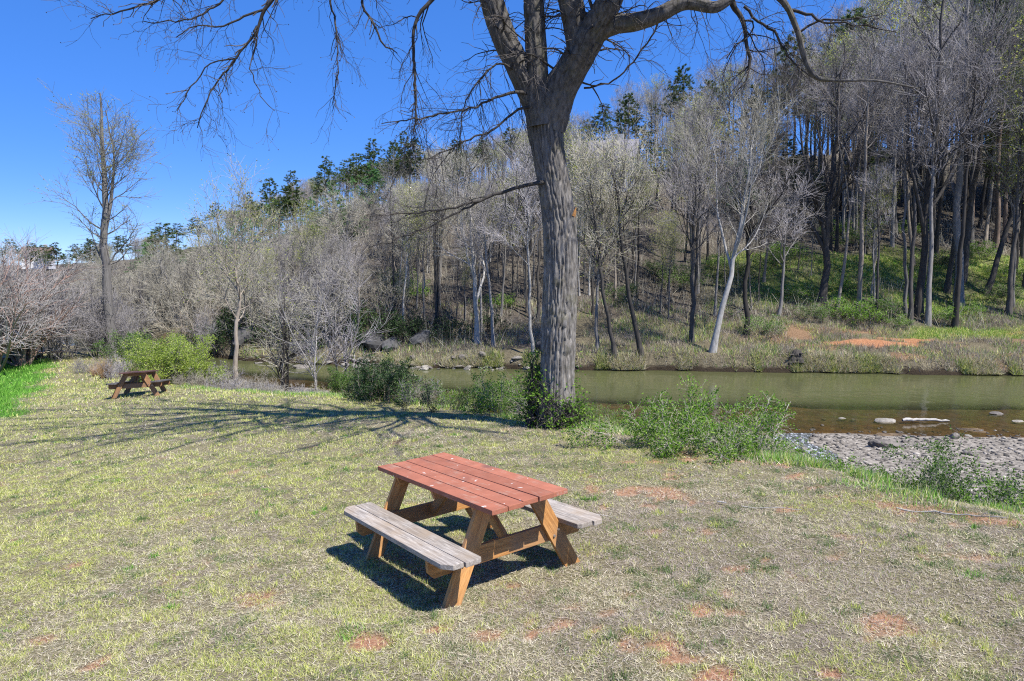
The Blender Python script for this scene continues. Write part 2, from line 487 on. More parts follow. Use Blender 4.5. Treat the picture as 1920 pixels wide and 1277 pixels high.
# ------------------------------------------------------------------ ground sheets
def ground_materials():
    # lawn: thatch, soil and clay under the blades
    M = Mat('lawn_thatch')
    p = M.pos()
    fine = M.noise(p, 38, 6, .75)
    mid = M.noise(p, 9, 4, .6)
    big = M.noise(p, .8, 3, .5)
    c = M.ramp(fine, [(.33, (.05, .042, .026)), (.5, (.17, .15, .085)), (.68, (.44, .39, .26))])
    c = M.mix(M.math('MULTIPLY', mid, .55), c, (.22, .20, .10))
    c = M.mix(M.ramp(big, [(.45, (0, 0, 0)), (.65, (.5, .5, .5))]), c, (.20, .165, .13))
    clay = M.ramp(M.noise(p, 40, 5, .65), [(.3, (.30, .135, .075)), (.7, (.52, .29, .185))])
    c = M.mix(M.attr('clay'), c, clay)
    c = M.mix(M.attr('green'), c, (.07, .17, .025))
    M.p(Base_Color=c, Roughness=.95).bump(fine, .9, .03)
    M.b.inputs['Specular IOR Level'].default_value = .1
    lawn = M.m
    M = Mat('bank_soil')
    p = M.pos()
    f = M.noise(p, 14, 6, .65)
    c = M.ramp(f, [(.3, (.07, .055, .04)), (.55, (.17, .14, .10)), (.75, (.30, .26, .19))])
    M.p(Base_Color=c, Roughness=.95).bump(f, .8, .05)
    bank = M.m
    M = Mat('gravel_ground')
    p = M.pos()
    v = M.n('TexVoronoi', {'Vector': p, 'Scale': 11.0}, feature='F1')
    bw = M.n('RGBToBW', {0: v.outputs['Color']}).outputs[0]
    c = M.mix(.8, M.ramp(M.noise(p, 5, 4), [(.3, (.12, .105, .085)), (.7, (.27, .24, .20))]), bw, 'SOFT_LIGHT')
    M.p(Base_Color=c, Roughness=.85).bump(v.outputs['Distance'], -.9, .06)
    grav = M.m
    M = Mat('river_bed_silt')
    p = M.pos()
    v = M.n('TexVoronoi', {'Vector': p, 'Scale': 6.0}, feature='F1')
    c = M.ramp(M.noise(p, 1.2, 5, .6), [(.3, (.05, .034, .018)), (.7, (.15, .10, .05))])
    c = M.mix(.5, c, M.n('RGBToBW', {0: v.outputs['Color']}).outputs[0], 'SOFT_LIGHT')
    M.p(Base_Color=c, Roughness=.9).bump(v.outputs['Distance'], -.5, .05)
    bed = M.m
    def litter(name, stops):
        M = Mat(name)
        p = M.pos()
        f = M.noise(p, 9, 8, .75)
        g = M.noise(p, .5, 4, .6)
        c = M.ramp(f, stops)
        c = M.mix(M.ramp(g, [(.4, (0, 0, 0)), (.62, (.8, .8, .8))]), c, M.mix(.6, c, (.09, .075, .05)))
        gr = M.ramp(M.noise(p, 5, 5, .7), [(.3, (.09, .14, .025)), (.7, (.30, .33, .085))])
        c = M.mix(M.attr('green'), c, gr)
        clay = M.ramp(M.noise(p, 8, 5, .65), [(.3, (.30, .12, .055)), (.7, (.55, .29, .16))])
        c = M.mix(M.attr('clay'), c, clay)
        M.p(Base_Color=c, Roughness=.96).bump(f, 1.0, .15)
        M.b.inputs['Specular IOR Level'].default_value = .1
        return M.m
    def wet_shade(m):
        nt = m.node_tree
        b = nt.nodes['Principled BSDF']
        src = b.inputs['Base Color'].links[0].from_socket
        M = Mat.__new__(Mat); M.m, M.nt, M.b = m, nt, b
        g = M.n('NewGeometry'); sp = M.n('SeparateXYZ', {0: g.outputs['Position']})
        f = M.n('MapRange', {'Value': M.math('ADD', sp.outputs[2], M.math('MULTIPLY', M.noise(g.outputs['Position'], 1.3, 4), .5)), 'From Min': ZW + .45, 'From Max': ZW + .62, 'To Min': 1.0, 'To Max': 0.0}).outputs[0]
        M.set(b.inputs['Base Color'], M.mix(f, src, (.05, .038, .026)))  # wet mud band, also painting in the shade of the steep undercut edge
        return m
    far = litter('far_bank_dry_grass', [(.25, (.06, .052, .033)), (.5, (.18, .155, .10)), (.75, (.34, .30, .21))])
    hill = litter('hillside_leaf_litter', [(.25, (.03, .026, .021)), (.5, (.105, .09, .075)), (.75, (.24, .21, .18))])
    return [lawn, bank, grav, bed, wet_shade(far), hill]

GM = ground_materials()

def build_ground():
    def grow(start, stop, step, f):
        out = []; x = start
        while x < stop:
            x += step; step *= f
            out.append(x)
        return out
    xs = np.concatenate([-np.array(grow(22, 600, .3, 1.09))[::-1], np.arange(-22, -5.2, .25), np.arange(-5.2, 6, .07), np.arange(6, 26, .25), np.array(grow(26, 600, .3, 1.09))])
    ys = np.concatenate([-np.array(grow(0, 80, .6, 1.3))[::-1], np.arange(0, 2.6, .2), np.arange(2.6, 10.5, .07), np.arange(10.5, 46, .2), np.arange(46, 70, .6), np.arange(70, 200, 1.6), np.array(grow(200, 900, 2, 1.15))])
    X, Y = np.meshgrid(xs, ys, indexing='ij')
    sh = X.shape
    Z, REG = land(X.ravel(), Y.ravel())
    cl = np.where(REG == 0, clay_mask(X.ravel(), Y.ravel()), far_clay(X.ravel(), Y.ravel()))
    gr = np.where(REG == 0, green_lawn(X.ravel(), Y.ravel()), far_green(X.ravel(), Y.ravel()))
    Z = Z - np.where(REG == 0, cl * .02, 0)
    V = np.stack([X.ravel(), Y.ravel(), Z], 1)
    idx = np.arange(len(V)).reshape(sh)
    Q = np.stack([idx[:-1, :-1], idx[1:, :-1], idx[1:, 1:], idx[:-1, 1:]], -1).reshape(-1, 4)
    fr = REG[Q[:, 0]]
    for r, nm in enumerate(['lawn', 'river_bank', 'gravel_bar', 'river_bed', 'far_bank', 'hillside']):
        q = Q[fr == r]
        used, inv = np.unique(q.ravel(), return_inverse=True)
        me = mesh_np(nm, V[used], [inv.reshape(-1, 4)], [GM[r]], True, {'clay': cl[used], 'green': gr[used]})
        SET[nm] = obj(nm, me, kind='structure')

SET = {}
build_ground()

def build_water():
    xs = np.concatenate([np.arange(-90, -30, 3), np.arange(-30, 40, .5), np.arange(40, 200, 5)])
    ts = np.linspace(0, 1, 48)
    yn, yf = shore(xs, xs)
    X = np.repeat(xs[:, None], len(ts), 1)
    Y = (yn - .5)[:, None] * (1 - ts) + (yf + .25)[:, None] * ts
    bz = land(X.ravel(), Y.ravel())[0]
    depth = np.maximum(ZW - bz, 0)
    V = np.stack([X.ravel(), Y.ravel(), np.full(X.size, ZW)], 1)
    idx = np.arange(len(V)).reshape(X.shape)
    Q = np.stack([idx[:-1, :-1], idx[1:, :-1], idx[1:, 1:], idx[:-1, 1:]], -1).reshape(-1, 4)
    M = Mat('river_water')
    p = M.pos((1, .45, 1))
    w = M.noise(p, 2.2, 4, .55)
    w2 = M.noise(M.pos((.25, 1, 1)), 1.1, 2, .5)
    murk = M.math('SUBTRACT', 1.0, M.math('POWER', 2.718, M.math('MULTIPLY', M.attr('depth'), -3.6)))
    dif = M.n('BsdfDiffuse', {'Color': (.088, .094, .040, 1)})
    tr = M.n('BsdfTransparent', {'Color': (.80, .72, .56, 1)})
    body = M.n('MixShader', {0: murk, 1: tr.outputs[0], 2: dif.outputs[0]})
    bmp = M.n('Bump', {'Height': M.math('ADD', w, w2), 'Strength': .17, 'Distance': .10})
    gl = M.n('BsdfGlossy', {'Roughness': .06, 'Normal': bmp.outputs[0]})
    fr = M.n('Fresnel', {'IOR': 1.33, 'Normal': bmp.outputs[0]})
    mx = M.n('MixShader', {0: fr.outputs[0], 1: body.outputs[0], 2: gl.outputs[0]})
    M.nt.links.new(mx.outputs[0], M.out.inputs[0])
    SET['river'] = obj('river_water', mesh_np('river_water', V, [Q], [M.m], True, {'depth': depth}), kind='structure')
build_water()

# ------------------------------------------------------------------ plants: growing branches level by level
def sprout(P, Rd, M, t0, t1, ang, dang, length, k, bend, up, rng, rr=.55, tip=.25, rmin=.003, lshape=None, weight=None):
    """M children on the polylines P (N,K,3); returns their polylines and radii"""
    N, K, _ = P.shape
    seg = np.linalg.norm(np.diff(P, axis=1), axis=2)
    plen = seg.sum(1)
    w = plen if weight is None else weight
    par = np.sort(rng.choice(N, M, p=w / w.sum())) if N > 1 else np.zeros(M, int)
    t = t0 + (t1 - t0) * ((np.arange(M) + rng.random(M)) / M if N == 1 else rng.random(M))
    f = t * (K - 1); i = np.minimum(f.astype(int), K - 2); w_ = (f - i)[:, None]
    pos = P[par, i] * (1 - w_) + P[par, i + 1] * w_
    rad = Rd[par, i] * (1 - w_[:, 0]) + Rd[par, i + 1] * w_[:, 0]
    T = nrm(P[par, i + 1] - P[par, i])
    az = np.arange(M) * 2.39996 + rng.normal(0, .5, M)
    ref = np.where(np.abs(T[:, 2:3]) > .9, np.array([1., 0, 0]), np.array([0, 0, 1.]))
    U = nrm(np.cross(T, ref)); W = np.cross(T, U)
    a = ang + rng.normal(0, dang, M)
    D = T * np.cos(a)[:, None] + (U * np.cos(az)[:, None] + W * np.sin(az)[:, None]) * np.sin(a)[:, None]
    L = (length(plen[par], t, rng) if callable(length) else length * np.ones(M)) * rng.uniform(.65, 1.3, M)
    r0 = np.maximum(np.minimum(rad * rr, rad * .95), rmin)
    pts = [pos]; d = D
    for j in range(k):
        d = nrm(d + rng.normal(0, bend, (M, 3)) + np.array([0, 0, up]))
        pts.append(pts[-1] + d * (L / k)[:, None])
    PP = np.stack(pts, 1)
    s = np.linspace(0, 1, k + 1)
    RR = r0[:, None] * (1 - (1 - tip) * s ** .8)
    return PP, np.maximum(RR, rmin * .6)

def tips(P, rng, n, t0=.3):
    """n random points on polylines with directions"""
    N, K, _ = P.shape
    par = rng.integers(0, N, n)
    t = t0 + (1 - t0) * rng.random(n)
    f = t * (K - 1); i = np.minimum(f.astype(int), K - 2); w = (f - i)[:, None]
    return P[par, i] * (1 - w) + P[par, i + 1] * w, nrm(P[par, i + 1] - P[par, i])

def trunk_line(H, r0, lean, wob, rng, k=14, top=.12):
    s = np.linspace(0, 1, k + 1)
    w = np.cumsum(rng.normal(0, wob * H / k, (k + 1, 2)), 0); w -= w[0]
    P = np.stack([w[:, 0] + lean[0] * s * H, w[:, 1] + lean[1] * s * H, s * H - .25 * (s == 0)], 1)
    Rr = r0 * (top + (1 - top) * (1 - s) ** .85) * (1 + .45 * np.exp(-s * H / .5))
    return P[None], Rr[None]

def hardwood(seed, H=17, r0=.17, lean=(0, 0), clear=.38, nl=22, la=42, lr=.30, nb=150, nt=1800, bark='grey', twig='twig', leaves=None, nleaf=0, leafsize=.10,
             wob=.10, up=.10, sides=8, fork=0, trad=.008, droop=0.0, fang=24, rrl=.5, ft=.7):
    rng = np.random.default_rng(seed)
    S1, S2 = Soup(), Soup()
    P, Rd = trunk_line(H, r0, lean, wob, rng)
    S1.tubes(P, Rd, sides, rng)
    PT, RT = P, Rd
    if fork:
        Pf, Rf = sprout(P, Rd, fork, clear * ft, clear * ft * 1.8, R(fang), R(fang * .25), lambda pl, t, g: H * (1 - t) * .92, 12, .10, .10, rng, rr=.72, tip=.14)
        S1.tubes(Pf, Rf, sides - 1, rng)
        kk = P.shape[1]
        Pf2 = np.stack([np.stack([np.interp(np.linspace(0, 1, kk), np.linspace(0, 1, Pf.shape[1]), Pf[i, :, c]) for c in range(3)], 1) for i in range(len(Pf))])
        Rf2 = np.stack([np.interp(np.linspace(0, 1, kk), np.linspace(0, 1, Pf.shape[1]), Rf[i]) for i in range(len(Pf))])
        PT = np.concatenate([P, Pf2]); RT = np.concatenate([Rd, Rf2])
    shape = lambda pl, t, g: H * lr * np.clip(1.25 * np.sin(math.pi * np.clip((t - clear) / (1 - clear) * .72 + .28, 0, 1)) ** .8, .18, 1)
    P1, R1 = sprout(PT, RT, nl, clear, .97, R(la), R(9), shape, 8, .16, up, rng, rr=rrl, tip=.2, rmin=.012)
    S1.tubes(P1, R1, 5, rng)
    P2, R2 = sprout(P1, R1, nb, .2, 1, R(38), R(12), lambda pl, t, g: pl * .5 * (1.15 - .6 * t) + .25, 4, .2, up * .8 - droop, rng, rr=.6, tip=.3, rmin=.009)
    S1.tubes(P2, R2, 4, rng)
    top = np.concatenate([P1[:, 4:], P2], 0)
    tr = np.concatenate([R1[:, 4:], R2], 0)
    P3, R3 = sprout(top, tr, nt, .15, 1, R(36), R(14), lambda pl, t, g: .45 + .35 * pl * (1 - .5 * t), 1, .22, up - droop, rng, rr=.7, tip=.4, rmin=trad)
    S2.tubes(P3, R3, 3, rng)
    out = {'trunk': S1.mesh('trunk', [MB[bark]], True), 'crown': S2.mesh('crown', [MB[twig]])}
    if leaves:
        S3 = Soup()
        c, d = tips(P3, rng, nleaf)
        S3.leaves(c + rng.normal(0, .08, c.shape), d + rng.normal(0, .8, c.shape), leafsize * rng.uniform(.6, 1.4, nleaf), leafsize * .7, rng)
        out['foliage'] = S3.mesh('foliage', [ML[leaves]])
    return out

def pine(seed, H=19, r0=.17, clear=.5, wid=.17, nb=46, ncl=420, nper=14, bark='pine', needle='pine', up=.06, nl=.34, lay=False):
    rng = np.random.default_rng(seed)
    S1, S2 = Soup(), Soup()
    P, Rd = trunk_line(H, r0, (rng.normal(0, .02), rng.normal(0, .02)), .05, rng)
    S1.tubes(P, Rd, 8, rng)
    shape = lambda pl, t, g: H * wid * np.clip((1.06 - t) / (1.06 - clear), .1, 1) ** (.75 if not lay else .9) * (.6 + .7 * g.random(len(t)))
    P1, R1 = sprout(P, Rd, nb, clear, .99, R(74), R(12), shape, 5, .12, up, rng, rr=.32, tip=.25, rmin=.014)
    S1.tubes(P1, R1, 4, rng)
    P2, R2 = sprout(P1, R1, nb * 4, .3, 1, R(45), R(12), lambda pl, t, g: pl * .38 + .15, 3, .15, up, rng, rr=.6, tip=.4, rmin=.01)
    S1.tubes(P2, R2, 3, rng)
    c, d = tips(P2, rng, ncl, .35)
    c = np.repeat(c, nper, 0); d = np.repeat(d, nper, 0)
    dd = d * .7 + rng.normal(0, .75, d.shape) + np.array([0, 0, .15])
    S2.needles(c + rng.normal(0, .05, c.shape), dd, nl * rng.uniform(.6, 1.2, len(c)), .07, rng)
    return {'trunk': S1.mesh('trunk', [MB[bark]], True), 'crown': S2.mesh('crown', [ML[needle]])}

def clump(seed, H=4, W=3, ns=14, nb=90, nt=900, bark='tan', twig='twigtan', leaves=None, nleaf=0, leafsize=.05, up=.08, r0=.03, spread=28, trad=.004, base=.25, droop=0.0, flat=.7):
    """a many-stemmed shrub or thicket"""
    rng = np.random.default_rng(seed)
    S1, S2 = Soup(), Soup()
    az = rng.uniform(0, 2 * math.pi, ns); a = np.abs(rng.normal(0, R(spread), ns))
    b = np.stack([np.cos(az), np.sin(az)], 1) * (rng.random(ns)[:, None] ** .5) * base * W * .5
    p = np.concatenate([b, np.full((ns, 1), -.12)], 1)
    d = np.stack([np.cos(az) * np.sin(a), np.sin(az) * np.sin(a), np.cos(a)], 1)
    L = H * rng.uniform(.55, 1.05, ns)
    pts = [p]
    for j in range(7):
        d = nrm(d + rng.normal(0, .12, (ns, 3)) + np.array([0, 0, up]) - np.array([0, 0, droop]) * j / 6)
        pts.append(pts[-1] + d * (L / 7)[:, None])
    P = np.stack(pts, 1)
    s = np.linspace(0, 1, 8)
    Rd = r0 * rng.uniform(.5, 1, ns)[:, None] * (1 - .75 * s)
    S1.tubes(P, Rd, 5, rng)
    P1, R1 = sprout(P, Rd, nb, .15, 1, R(38), R(12), lambda pl, t, g: pl * .38 * (1.2 - .6 * t), 4, .2, up * .6 - droop * .5, rng, rr=.6, tip=.3, rmin=trad * 1.4)
    S1.tubes(P1, R1, 4, rng)
    top = P1; tr = R1
    P2, R2 = sprout(top, tr, nt, .1, 1, R(38), R(15), lambda pl, t, g: .12 * H * .5 + pl * .3, 1, .22, up * .5 - droop, rng, rr=.7, tip=.4, rmin=trad)
    S2.tubes(P2, R2, 3, rng)
    out = {'stem': S1.mesh('stem', [MB[bark]], True), 'crown': S2.mesh('crown', [MB[twig]])}
    if leaves:
        S3 = Soup()
        c, dd = tips(P2, rng, nleaf, .2)
        S3.leaves(c + rng.normal(0, leafsize * .8, c.shape), dd + rng.normal(0, .8, c.shape), leafsize * rng.uniform(.6, 1.5, nleaf), leafsize * .62, rng)
        out['foliage'] = S3.mesh('foliage', [ML[leaves]])
    return out

def plant(name, parts, label, cat, loc, rotz=0.0, scale=1.0, group=None):
    t = thing(name, label, cat, loc, rotz, group, scale)
    for k, me in parts.items(): obj(k, me, t)
    return t

# ------------------------------------------------------------------ picnic tables
def wood_mat(name, dark, light, paint=None, wear=.0, grain=14.0, stain=None, rough=.75):
    M = Mat(name)
    rv = M.rand()
    off = M.n('VectorMath', {0: M.n('TexCoord').outputs['Object']}, operation='ADD')
    comb = M.n('CombineXYZ', {0: M.math('MULTIPLY', rv, 31.0), 1: M.math('MULTIPLY', rv, 17.0), 2: 0.0})
    M.set(off.inputs[1], comb.outputs[0])
    v = M.n('Mapping', {'Vector': off.outputs[0], 'Scale': (1.0, grain, grain)}).outputs[0]
    g = M.noise(v, 3.2, 6, .62, .6)
    g2 = M.noise(v, 16, 3, .6)
    c = M.ramp(g, [(.30, dark), (.5, tuple((a + b) / 2 for a, b in zip(dark, light))), (.68, light)])
    c = M.mix(.25, c, M.ramp(g2, [(.3, (0, 0, 0)), (.7, (1, 1, 1))]), 'OVERLAY')
    if stain:
        sm = M.ramp(M.noise(off.outputs[0], 2.4, 4, .6), [(.45, (0, 0, 0)), (.68, (.85, .85, .85))])
        c = M.mix(sm, c, stain)
    if paint:
        pn = M.noise(off.outputs[0], 6, 5, .65)
        pc = M.ramp(pn, [(.3, tuple(x * .80 for x in paint)), (.7, tuple(min(1, x * 1.12) for x in paint))])
        gm = M.ramp(M.math('ADD', M.math('MULTIPLY', M.noise(off.outputs[0], 5, 6, .7), .6), M.math('MULTIPLY', g, .4)), [(.53, (0, 0, 0)), (.65, (1, 1, 1))])
        pc = M.mix(M.math('MULTIPLY', gm, wear * .75), pc, c)
        blot = M.ramp(M.noise(off.outputs[0], 2.1, 2, .5), [(.63, (0, 0, 0)), (.72, (.7, .7, .7))])
        pc = M.mix(blot, pc, (.09, .06, .06))
        spot = M.ramp(M.noise(off.outputs[0], 15, 2, .5), [(.70, (0, 0, 0)), (.725, (.8, .8, .8))])
        c = M.mix(spot, pc, (.62, .57, .52))
    c = M.hsv(c, v=M.n('MapRange', {'Value': rv, 'To Min': .86, 'To Max': 1.12}).outputs[0])
    M.p(Base_Color=c, Roughness=rough)
    M.b.inputs['Specular IOR Level'].default_value = .3
    M.bump(M.math('ADD', g, M.math('MULTIPLY', g2, .6)), .45, .006)
    return M.m

WM = {
    'red': wood_mat('red_painted_board', (.16, .10, .08), (.42, .29, .22), (.355, .130, .078), 1.0),
    'grey': wood_mat('weathered_grey_board', (.16, .135, .115), (.47, .43, .385), stain=(.30, .235, .17)),
    'pine': wood_mat('stained_pine', (.34, .145, .04), (.66, .34, .115), stain=(.33, .20, .11), grain=9),
    'darktop': wood_mat('dark_weathered_board', (.055, .032, .03), (.17, .095, .08), stain=(.12, .05, .045)),
    'darkbench': wood_mat('dark_grey_bench_board', (.045, .042, .042), (.15, .14, .135)),
    'pine2': wood_mat('weathered_pine', (.20, .10, .045), (.42, .235, .11), stain=(.20, .13, .085), grain=9),
}
M_ = Mat('galvanised_bolt'); M_.p(Base_Color=(.55, .54, .52), Metallic=.9, Roughness=.4); WM['bolt'] = M_.m

import bmesh
def prism(name, outline, th, mat, bev=.004):
    """outline in local xy, centred thickness along z"""
    bm = bmesh.new()
    lo = [bm.verts.new((x, y, -th / 2)) for x, y in outline]
    hi = [bm.verts.new((x, y, th / 2)) for x, y in outline]
    n = len(outline)
    bm.faces.new(lo[::-1]); bm.faces.new(hi)
    for i in range(n): bm.faces.new((lo[i], lo[(i + 1) % n], hi[(i + 1) % n], hi[i]))
    bmesh.ops.recalc_face_normals(bm, faces=bm.faces)
    if bev: bmesh.ops.bevel(bm, geom=list(bm.edges), offset=bev, segments=2, affect='EDGES', profile=.6)
    me = bpy.data.meshes.new(name); bm.to_mesh(me); bm.free()
    me.materials.append(mat)
    return me

def frame_obj(name, me, parent, o, ex, ey):
    ex = Vector(ex).normalized(); ey = Vector(ey).normalized(); ez = ex.cross(ey)
    ob = obj(name, me, parent)
    from mathutils import Matrix
    m = Matrix((ex, ey, ez)).transposed().to_4x4(); m.translation = Vector(o)
    ob.matrix_basis = m
    return ob

def picnic_table(label, loc, yaw, slope, mats, seed, cup=True):
    top, bench, leg = mats
    rng = np.random.default_rng(seed)
    t = thing('picnic_table', label, 'picnic table', loc, group='picnic tables on the lawn')
    n = Vector((-slope[0], -slope[1], 1)).normalized()
    a = Vector((math.cos(yaw), math.sin(yaw), 0)); a = (a - n * a.dot(n)).normalized()
    from mathutils import Matrix
    m = Matrix((a, n.cross(a), n)).transposed()
    t.rotation_euler = m.to_euler()
    L, bw, th = 1.87, .1405, .038
    TOP = .738
    for i in range(5):
        y = (i - 2) * (bw + .0042)
        dl = rng.normal(0, .006)
        w = bw - rng.uniform(0, .003)
        me = prism('tabletop_board', [(-L / 2, -w / 2), (L / 2 + dl, -w / 2), (L / 2 + dl, w / 2), (-L / 2, w / 2)], th, top)
        frame_obj('tabletop_board', me, t, (rng.normal(0, .004), y, TOP - th / 2 + rng.uniform(-.002, .002)), (1, rng.normal(0, .002), rng.normal(0, .0015)), (0, 1, rng.normal(0, .008)))
    BH = .425
    for sgn in (-1, 1):
        for k, yc in enumerate((.528, .6735)):
            c = .055
            o = [(-L / 2, -bw / 2), (L / 2, -bw / 2), (L / 2, bw / 2), (-L / 2, bw / 2)]
            if k == 1:   # outer board, clipped corners on its outer side
                o = [(-L / 2, -bw / 2), (L / 2, -bw / 2), (L / 2, bw / 2 - c), (L / 2 - c * 1.6, bw / 2), (-L / 2 + c * 1.6, bw / 2), (-L / 2, bw / 2 - c)]
            else:
                o = [(-L / 2 + .015, -bw / 2), (L / 2 - .02, -bw / 2), (L / 2, -bw / 2 + .03), (L / 2, bw / 2), (-L / 2, bw / 2), (-L / 2, -bw / 2 + .02)]
            if sgn < 0: o = [(x, -y) for x, y in o][::-1]
            me = prism('bench_board', o, th, bench)
            frame_obj('bench_board', me, t, (rng.normal(0, .008), sgn * yc, BH - th / 2 + rng.uniform(-.002, .002)), (1, rng.normal(0, .003), rng.normal(0, .002)), (0, 1, 0))
    xl = .66
    for ex in (-1, 1):
        for sgn in (-1, 1):
            p0 = Vector((0, sgn * .60, -.03)); p1 = Vector((0, sgn * .225, TOP - th - .003))
            d = p1 - p0; ln = d.length; u = d.normalized()
            w = .14
            # ends cut level
            sh = (u.y * 1.0) * (w / 2) / u.z
            perp = Vector((0, -u.z, u.y))
            s_lo = perp.z * (w / 2) / u.z
            o = [(-ln / 2 + s_lo, -w / 2), (ln / 2 + s_lo, -w / 2), (ln / 2 - s_lo, w / 2), (-ln / 2 - s_lo, w / 2)]
            me = prism('leg', o, .038, leg)
            lg = frame_obj('leg', me, t, (ex * xl, (p0.y + p1.y) / 2, (p0.z + p1.z) / 2), u, perp)
            # two bolts through the leg into the seat beam
            for q in (-1, 1):
                zz = .315 + q * .022; f = (zz - p0.z) / (p1.z - p0.z)
                bm = bmesh.new()
                bmesh.ops.create_cone(bm, cap_ends=True, segments=12, radius1=.0125, radius2=.009, depth=.012)
                bme = bpy.data.meshes.new('bolt'); bm.to_mesh(bme); bm.free(); bme.materials.append(WM['bolt'])
                frame_obj('bolt', bme, t, (ex * (xl + .024), p0.y + (p1.y - p0.y) * f + q * .035, zz), (0, ex, 0), (0, 0, 1))
        me = prism('seat_beam', [(-.735, .07), (-.735, -.02), (-.69, -.07), (.69, -.07), (.735, -.02), (.735, .07)], .038, leg)
        frame_obj('seat_beam', me, t, (ex * (xl - .0395), 0, BH - th - .0715), (0, 1, 0), (0, 0, 1))
        me = prism('top_cleat', [(-.33, .044), (-.30, -.045), (.30, -.045), (.33, .044)], .038, leg)
        frame_obj('top_cleat', me, t, (ex * (xl - .0395), 0, TOP - th - .0455), (0, 1, 0), (0, 0, 1))
        # brace from the beam's middle up to the middle of the top
        p0 = Vector((ex * (xl - .06), 0, BH - .12)); p1 = Vector((ex * .16, 0, TOP - th - .02))
        d = (p1 - p0); ln = d.length
        me = prism('brace', [(-ln / 2 + .01, -.045), (ln / 2 - .04, -.045), (ln / 2, .045), (-ln / 2, .045)], .038, leg)
        frame_obj('brace', me, t, (p0 + p1) / 2, d, Vector((0, 1, 0)).cross(d) * (1))
    me = prism('top_cleat', [(-.33, .044), (-.30, -.045), (.30, -.045), (.33, .044)], .038, leg)
    frame_obj('top_cleat', me, t, (0, 0, TOP - th - .0455), (0, 1, 0), (0, 0, 1))
    return t

picnic_table('picnic table with red painted top and weathered grey benches in the foreground', (-.363, 5.823, hz(-.363, 5.823) + .005), -.942, (.060, -.025),
             (WM['red'], WM['grey'], WM['pine']), 3)
fx, fy, _ = ground_at(264, 741)
picnic_table('far picnic table with dark weathered top beside the broomsedge', (fx, fy, hz(fx, fy) + .01), R(106), (.05, -.10), (WM['darktop'], WM['darkbench'], WM['pine2']), 8)

# ------------------------------------------------------------------ the big tree by the water
def spline(ctrl, step):
    """Catmull-Rom through (x,y,z,r) rows"""
    C = np.asarray(ctrl, float)
    C = np.concatenate([[2 * C[0] - C[1]], C, [2 * C[-1] - C[-2]]])
    C[:, 3] = np.maximum(C[:, 3], .002)
    out = []
    for i in range(1, len(C) - 2):
        n = max(2, int(np.linalg.norm(C[i + 1, :3] - C[i, :3]) / step))
        t = (np.arange(n) / n)[:, None]
        a, b, c, d = C[i - 1], C[i], C[i + 1], C[i + 2]
        out.append(.5 * ((2 * b) + (-a + c) * t + (2 * a - 5 * b + 4 * c - d) * t ** 2 + (-a + 3 * b - 3 * c + d) * t ** 3))
    out.append(C[-2:-1])
    o = np.concatenate(out)
    o[:, 3] = np.maximum(o[:, 3], .002)
    return o

def bark_tube(soup, path, sides, amp, seed, flare=0.0):
    P, rad = path[:, :3], path[:, 3]
    K = len(P)
    T = nrm(np.gradient(P, axis=0))
    # parallel transport frames
    U = np.zeros_like(P); U[0] = nrm(np.cross(T[0], [0.3, 1, 0.1]))
    for i in range(1, K):
        u = U[i - 1] - T[i] * (U[i - 1] @ T[i]); U[i] = u / np.linalg.norm(u)
    W = np.cross(T, U)
    s = np.concatenate([[0], np.cumsum(np.linalg.norm(np.diff(P, axis=0), axis=1))])
    th = np.arange(sides) * 2 * math.pi / sides
    r0 = rad.mean()
    cx, cy = np.cos(th)[None] * r0, np.sin(th)[None] * r0
    sx = s[:, None]
    # interlaced vertical ridges, cut across into plates
    n1 = vnoise(cx * 36 + seed, cy * 36, sx * 3.4 + .5 * np.sin(sx * 3))
    n2 = vnoise(cx * 75 + seed, cy * 75 + 5, sx * 22)
    n3 = vnoise(cx * 17 + seed + 9, cy * 17, sx * 2.3)
    furrow = np.exp(-((n1 - .5) / .10) ** 2) + .3 * np.exp(-((n3 - .5) / .05) ** 2)
    d = amp * (.6 - 1.5 * np.minimum(furrow, 1.2) + .6 * n2)
    lump = (fbm(cx * 3 + seed, cy * 3, sx * 1.1, 3) - .5) * .22 * rad[:, None]
    rr = rad[:, None] + d * np.minimum(1, rad[:, None] / .12) + lump
    if flare:
        ridg = .5 + .5 * np.sin(th * 5 + seed)
        rr = rr + (flare * np.exp(-sx / .45)) * (0.4 + .6 * ridg[None])
    V = P[:, None] + (U[:, None] * np.cos(th)[None, :, None] + W[:, None] * np.sin(th)[None, :, None]) * rr[:, :, None]
    idx = np.arange(K * sides).reshape(K, sides)
    a0, a1 = idx[:-1], idx[1:]
    q = np.stack([a0, np.roll(a0, -1, 1), np.roll(a1, -1, 1), a1], -1).reshape(-1, 4)
    soup.add(V.reshape(-1, 3), quads=q)

def px(rows):
    """(u, v, depth, width in px) rows to world (x, y, z, r)"""
    out = []
    for u, v, d, w in rows:
        p = at(u, v, d)
        out.append((*p, w * d / F / 2))
    return np.array(out)

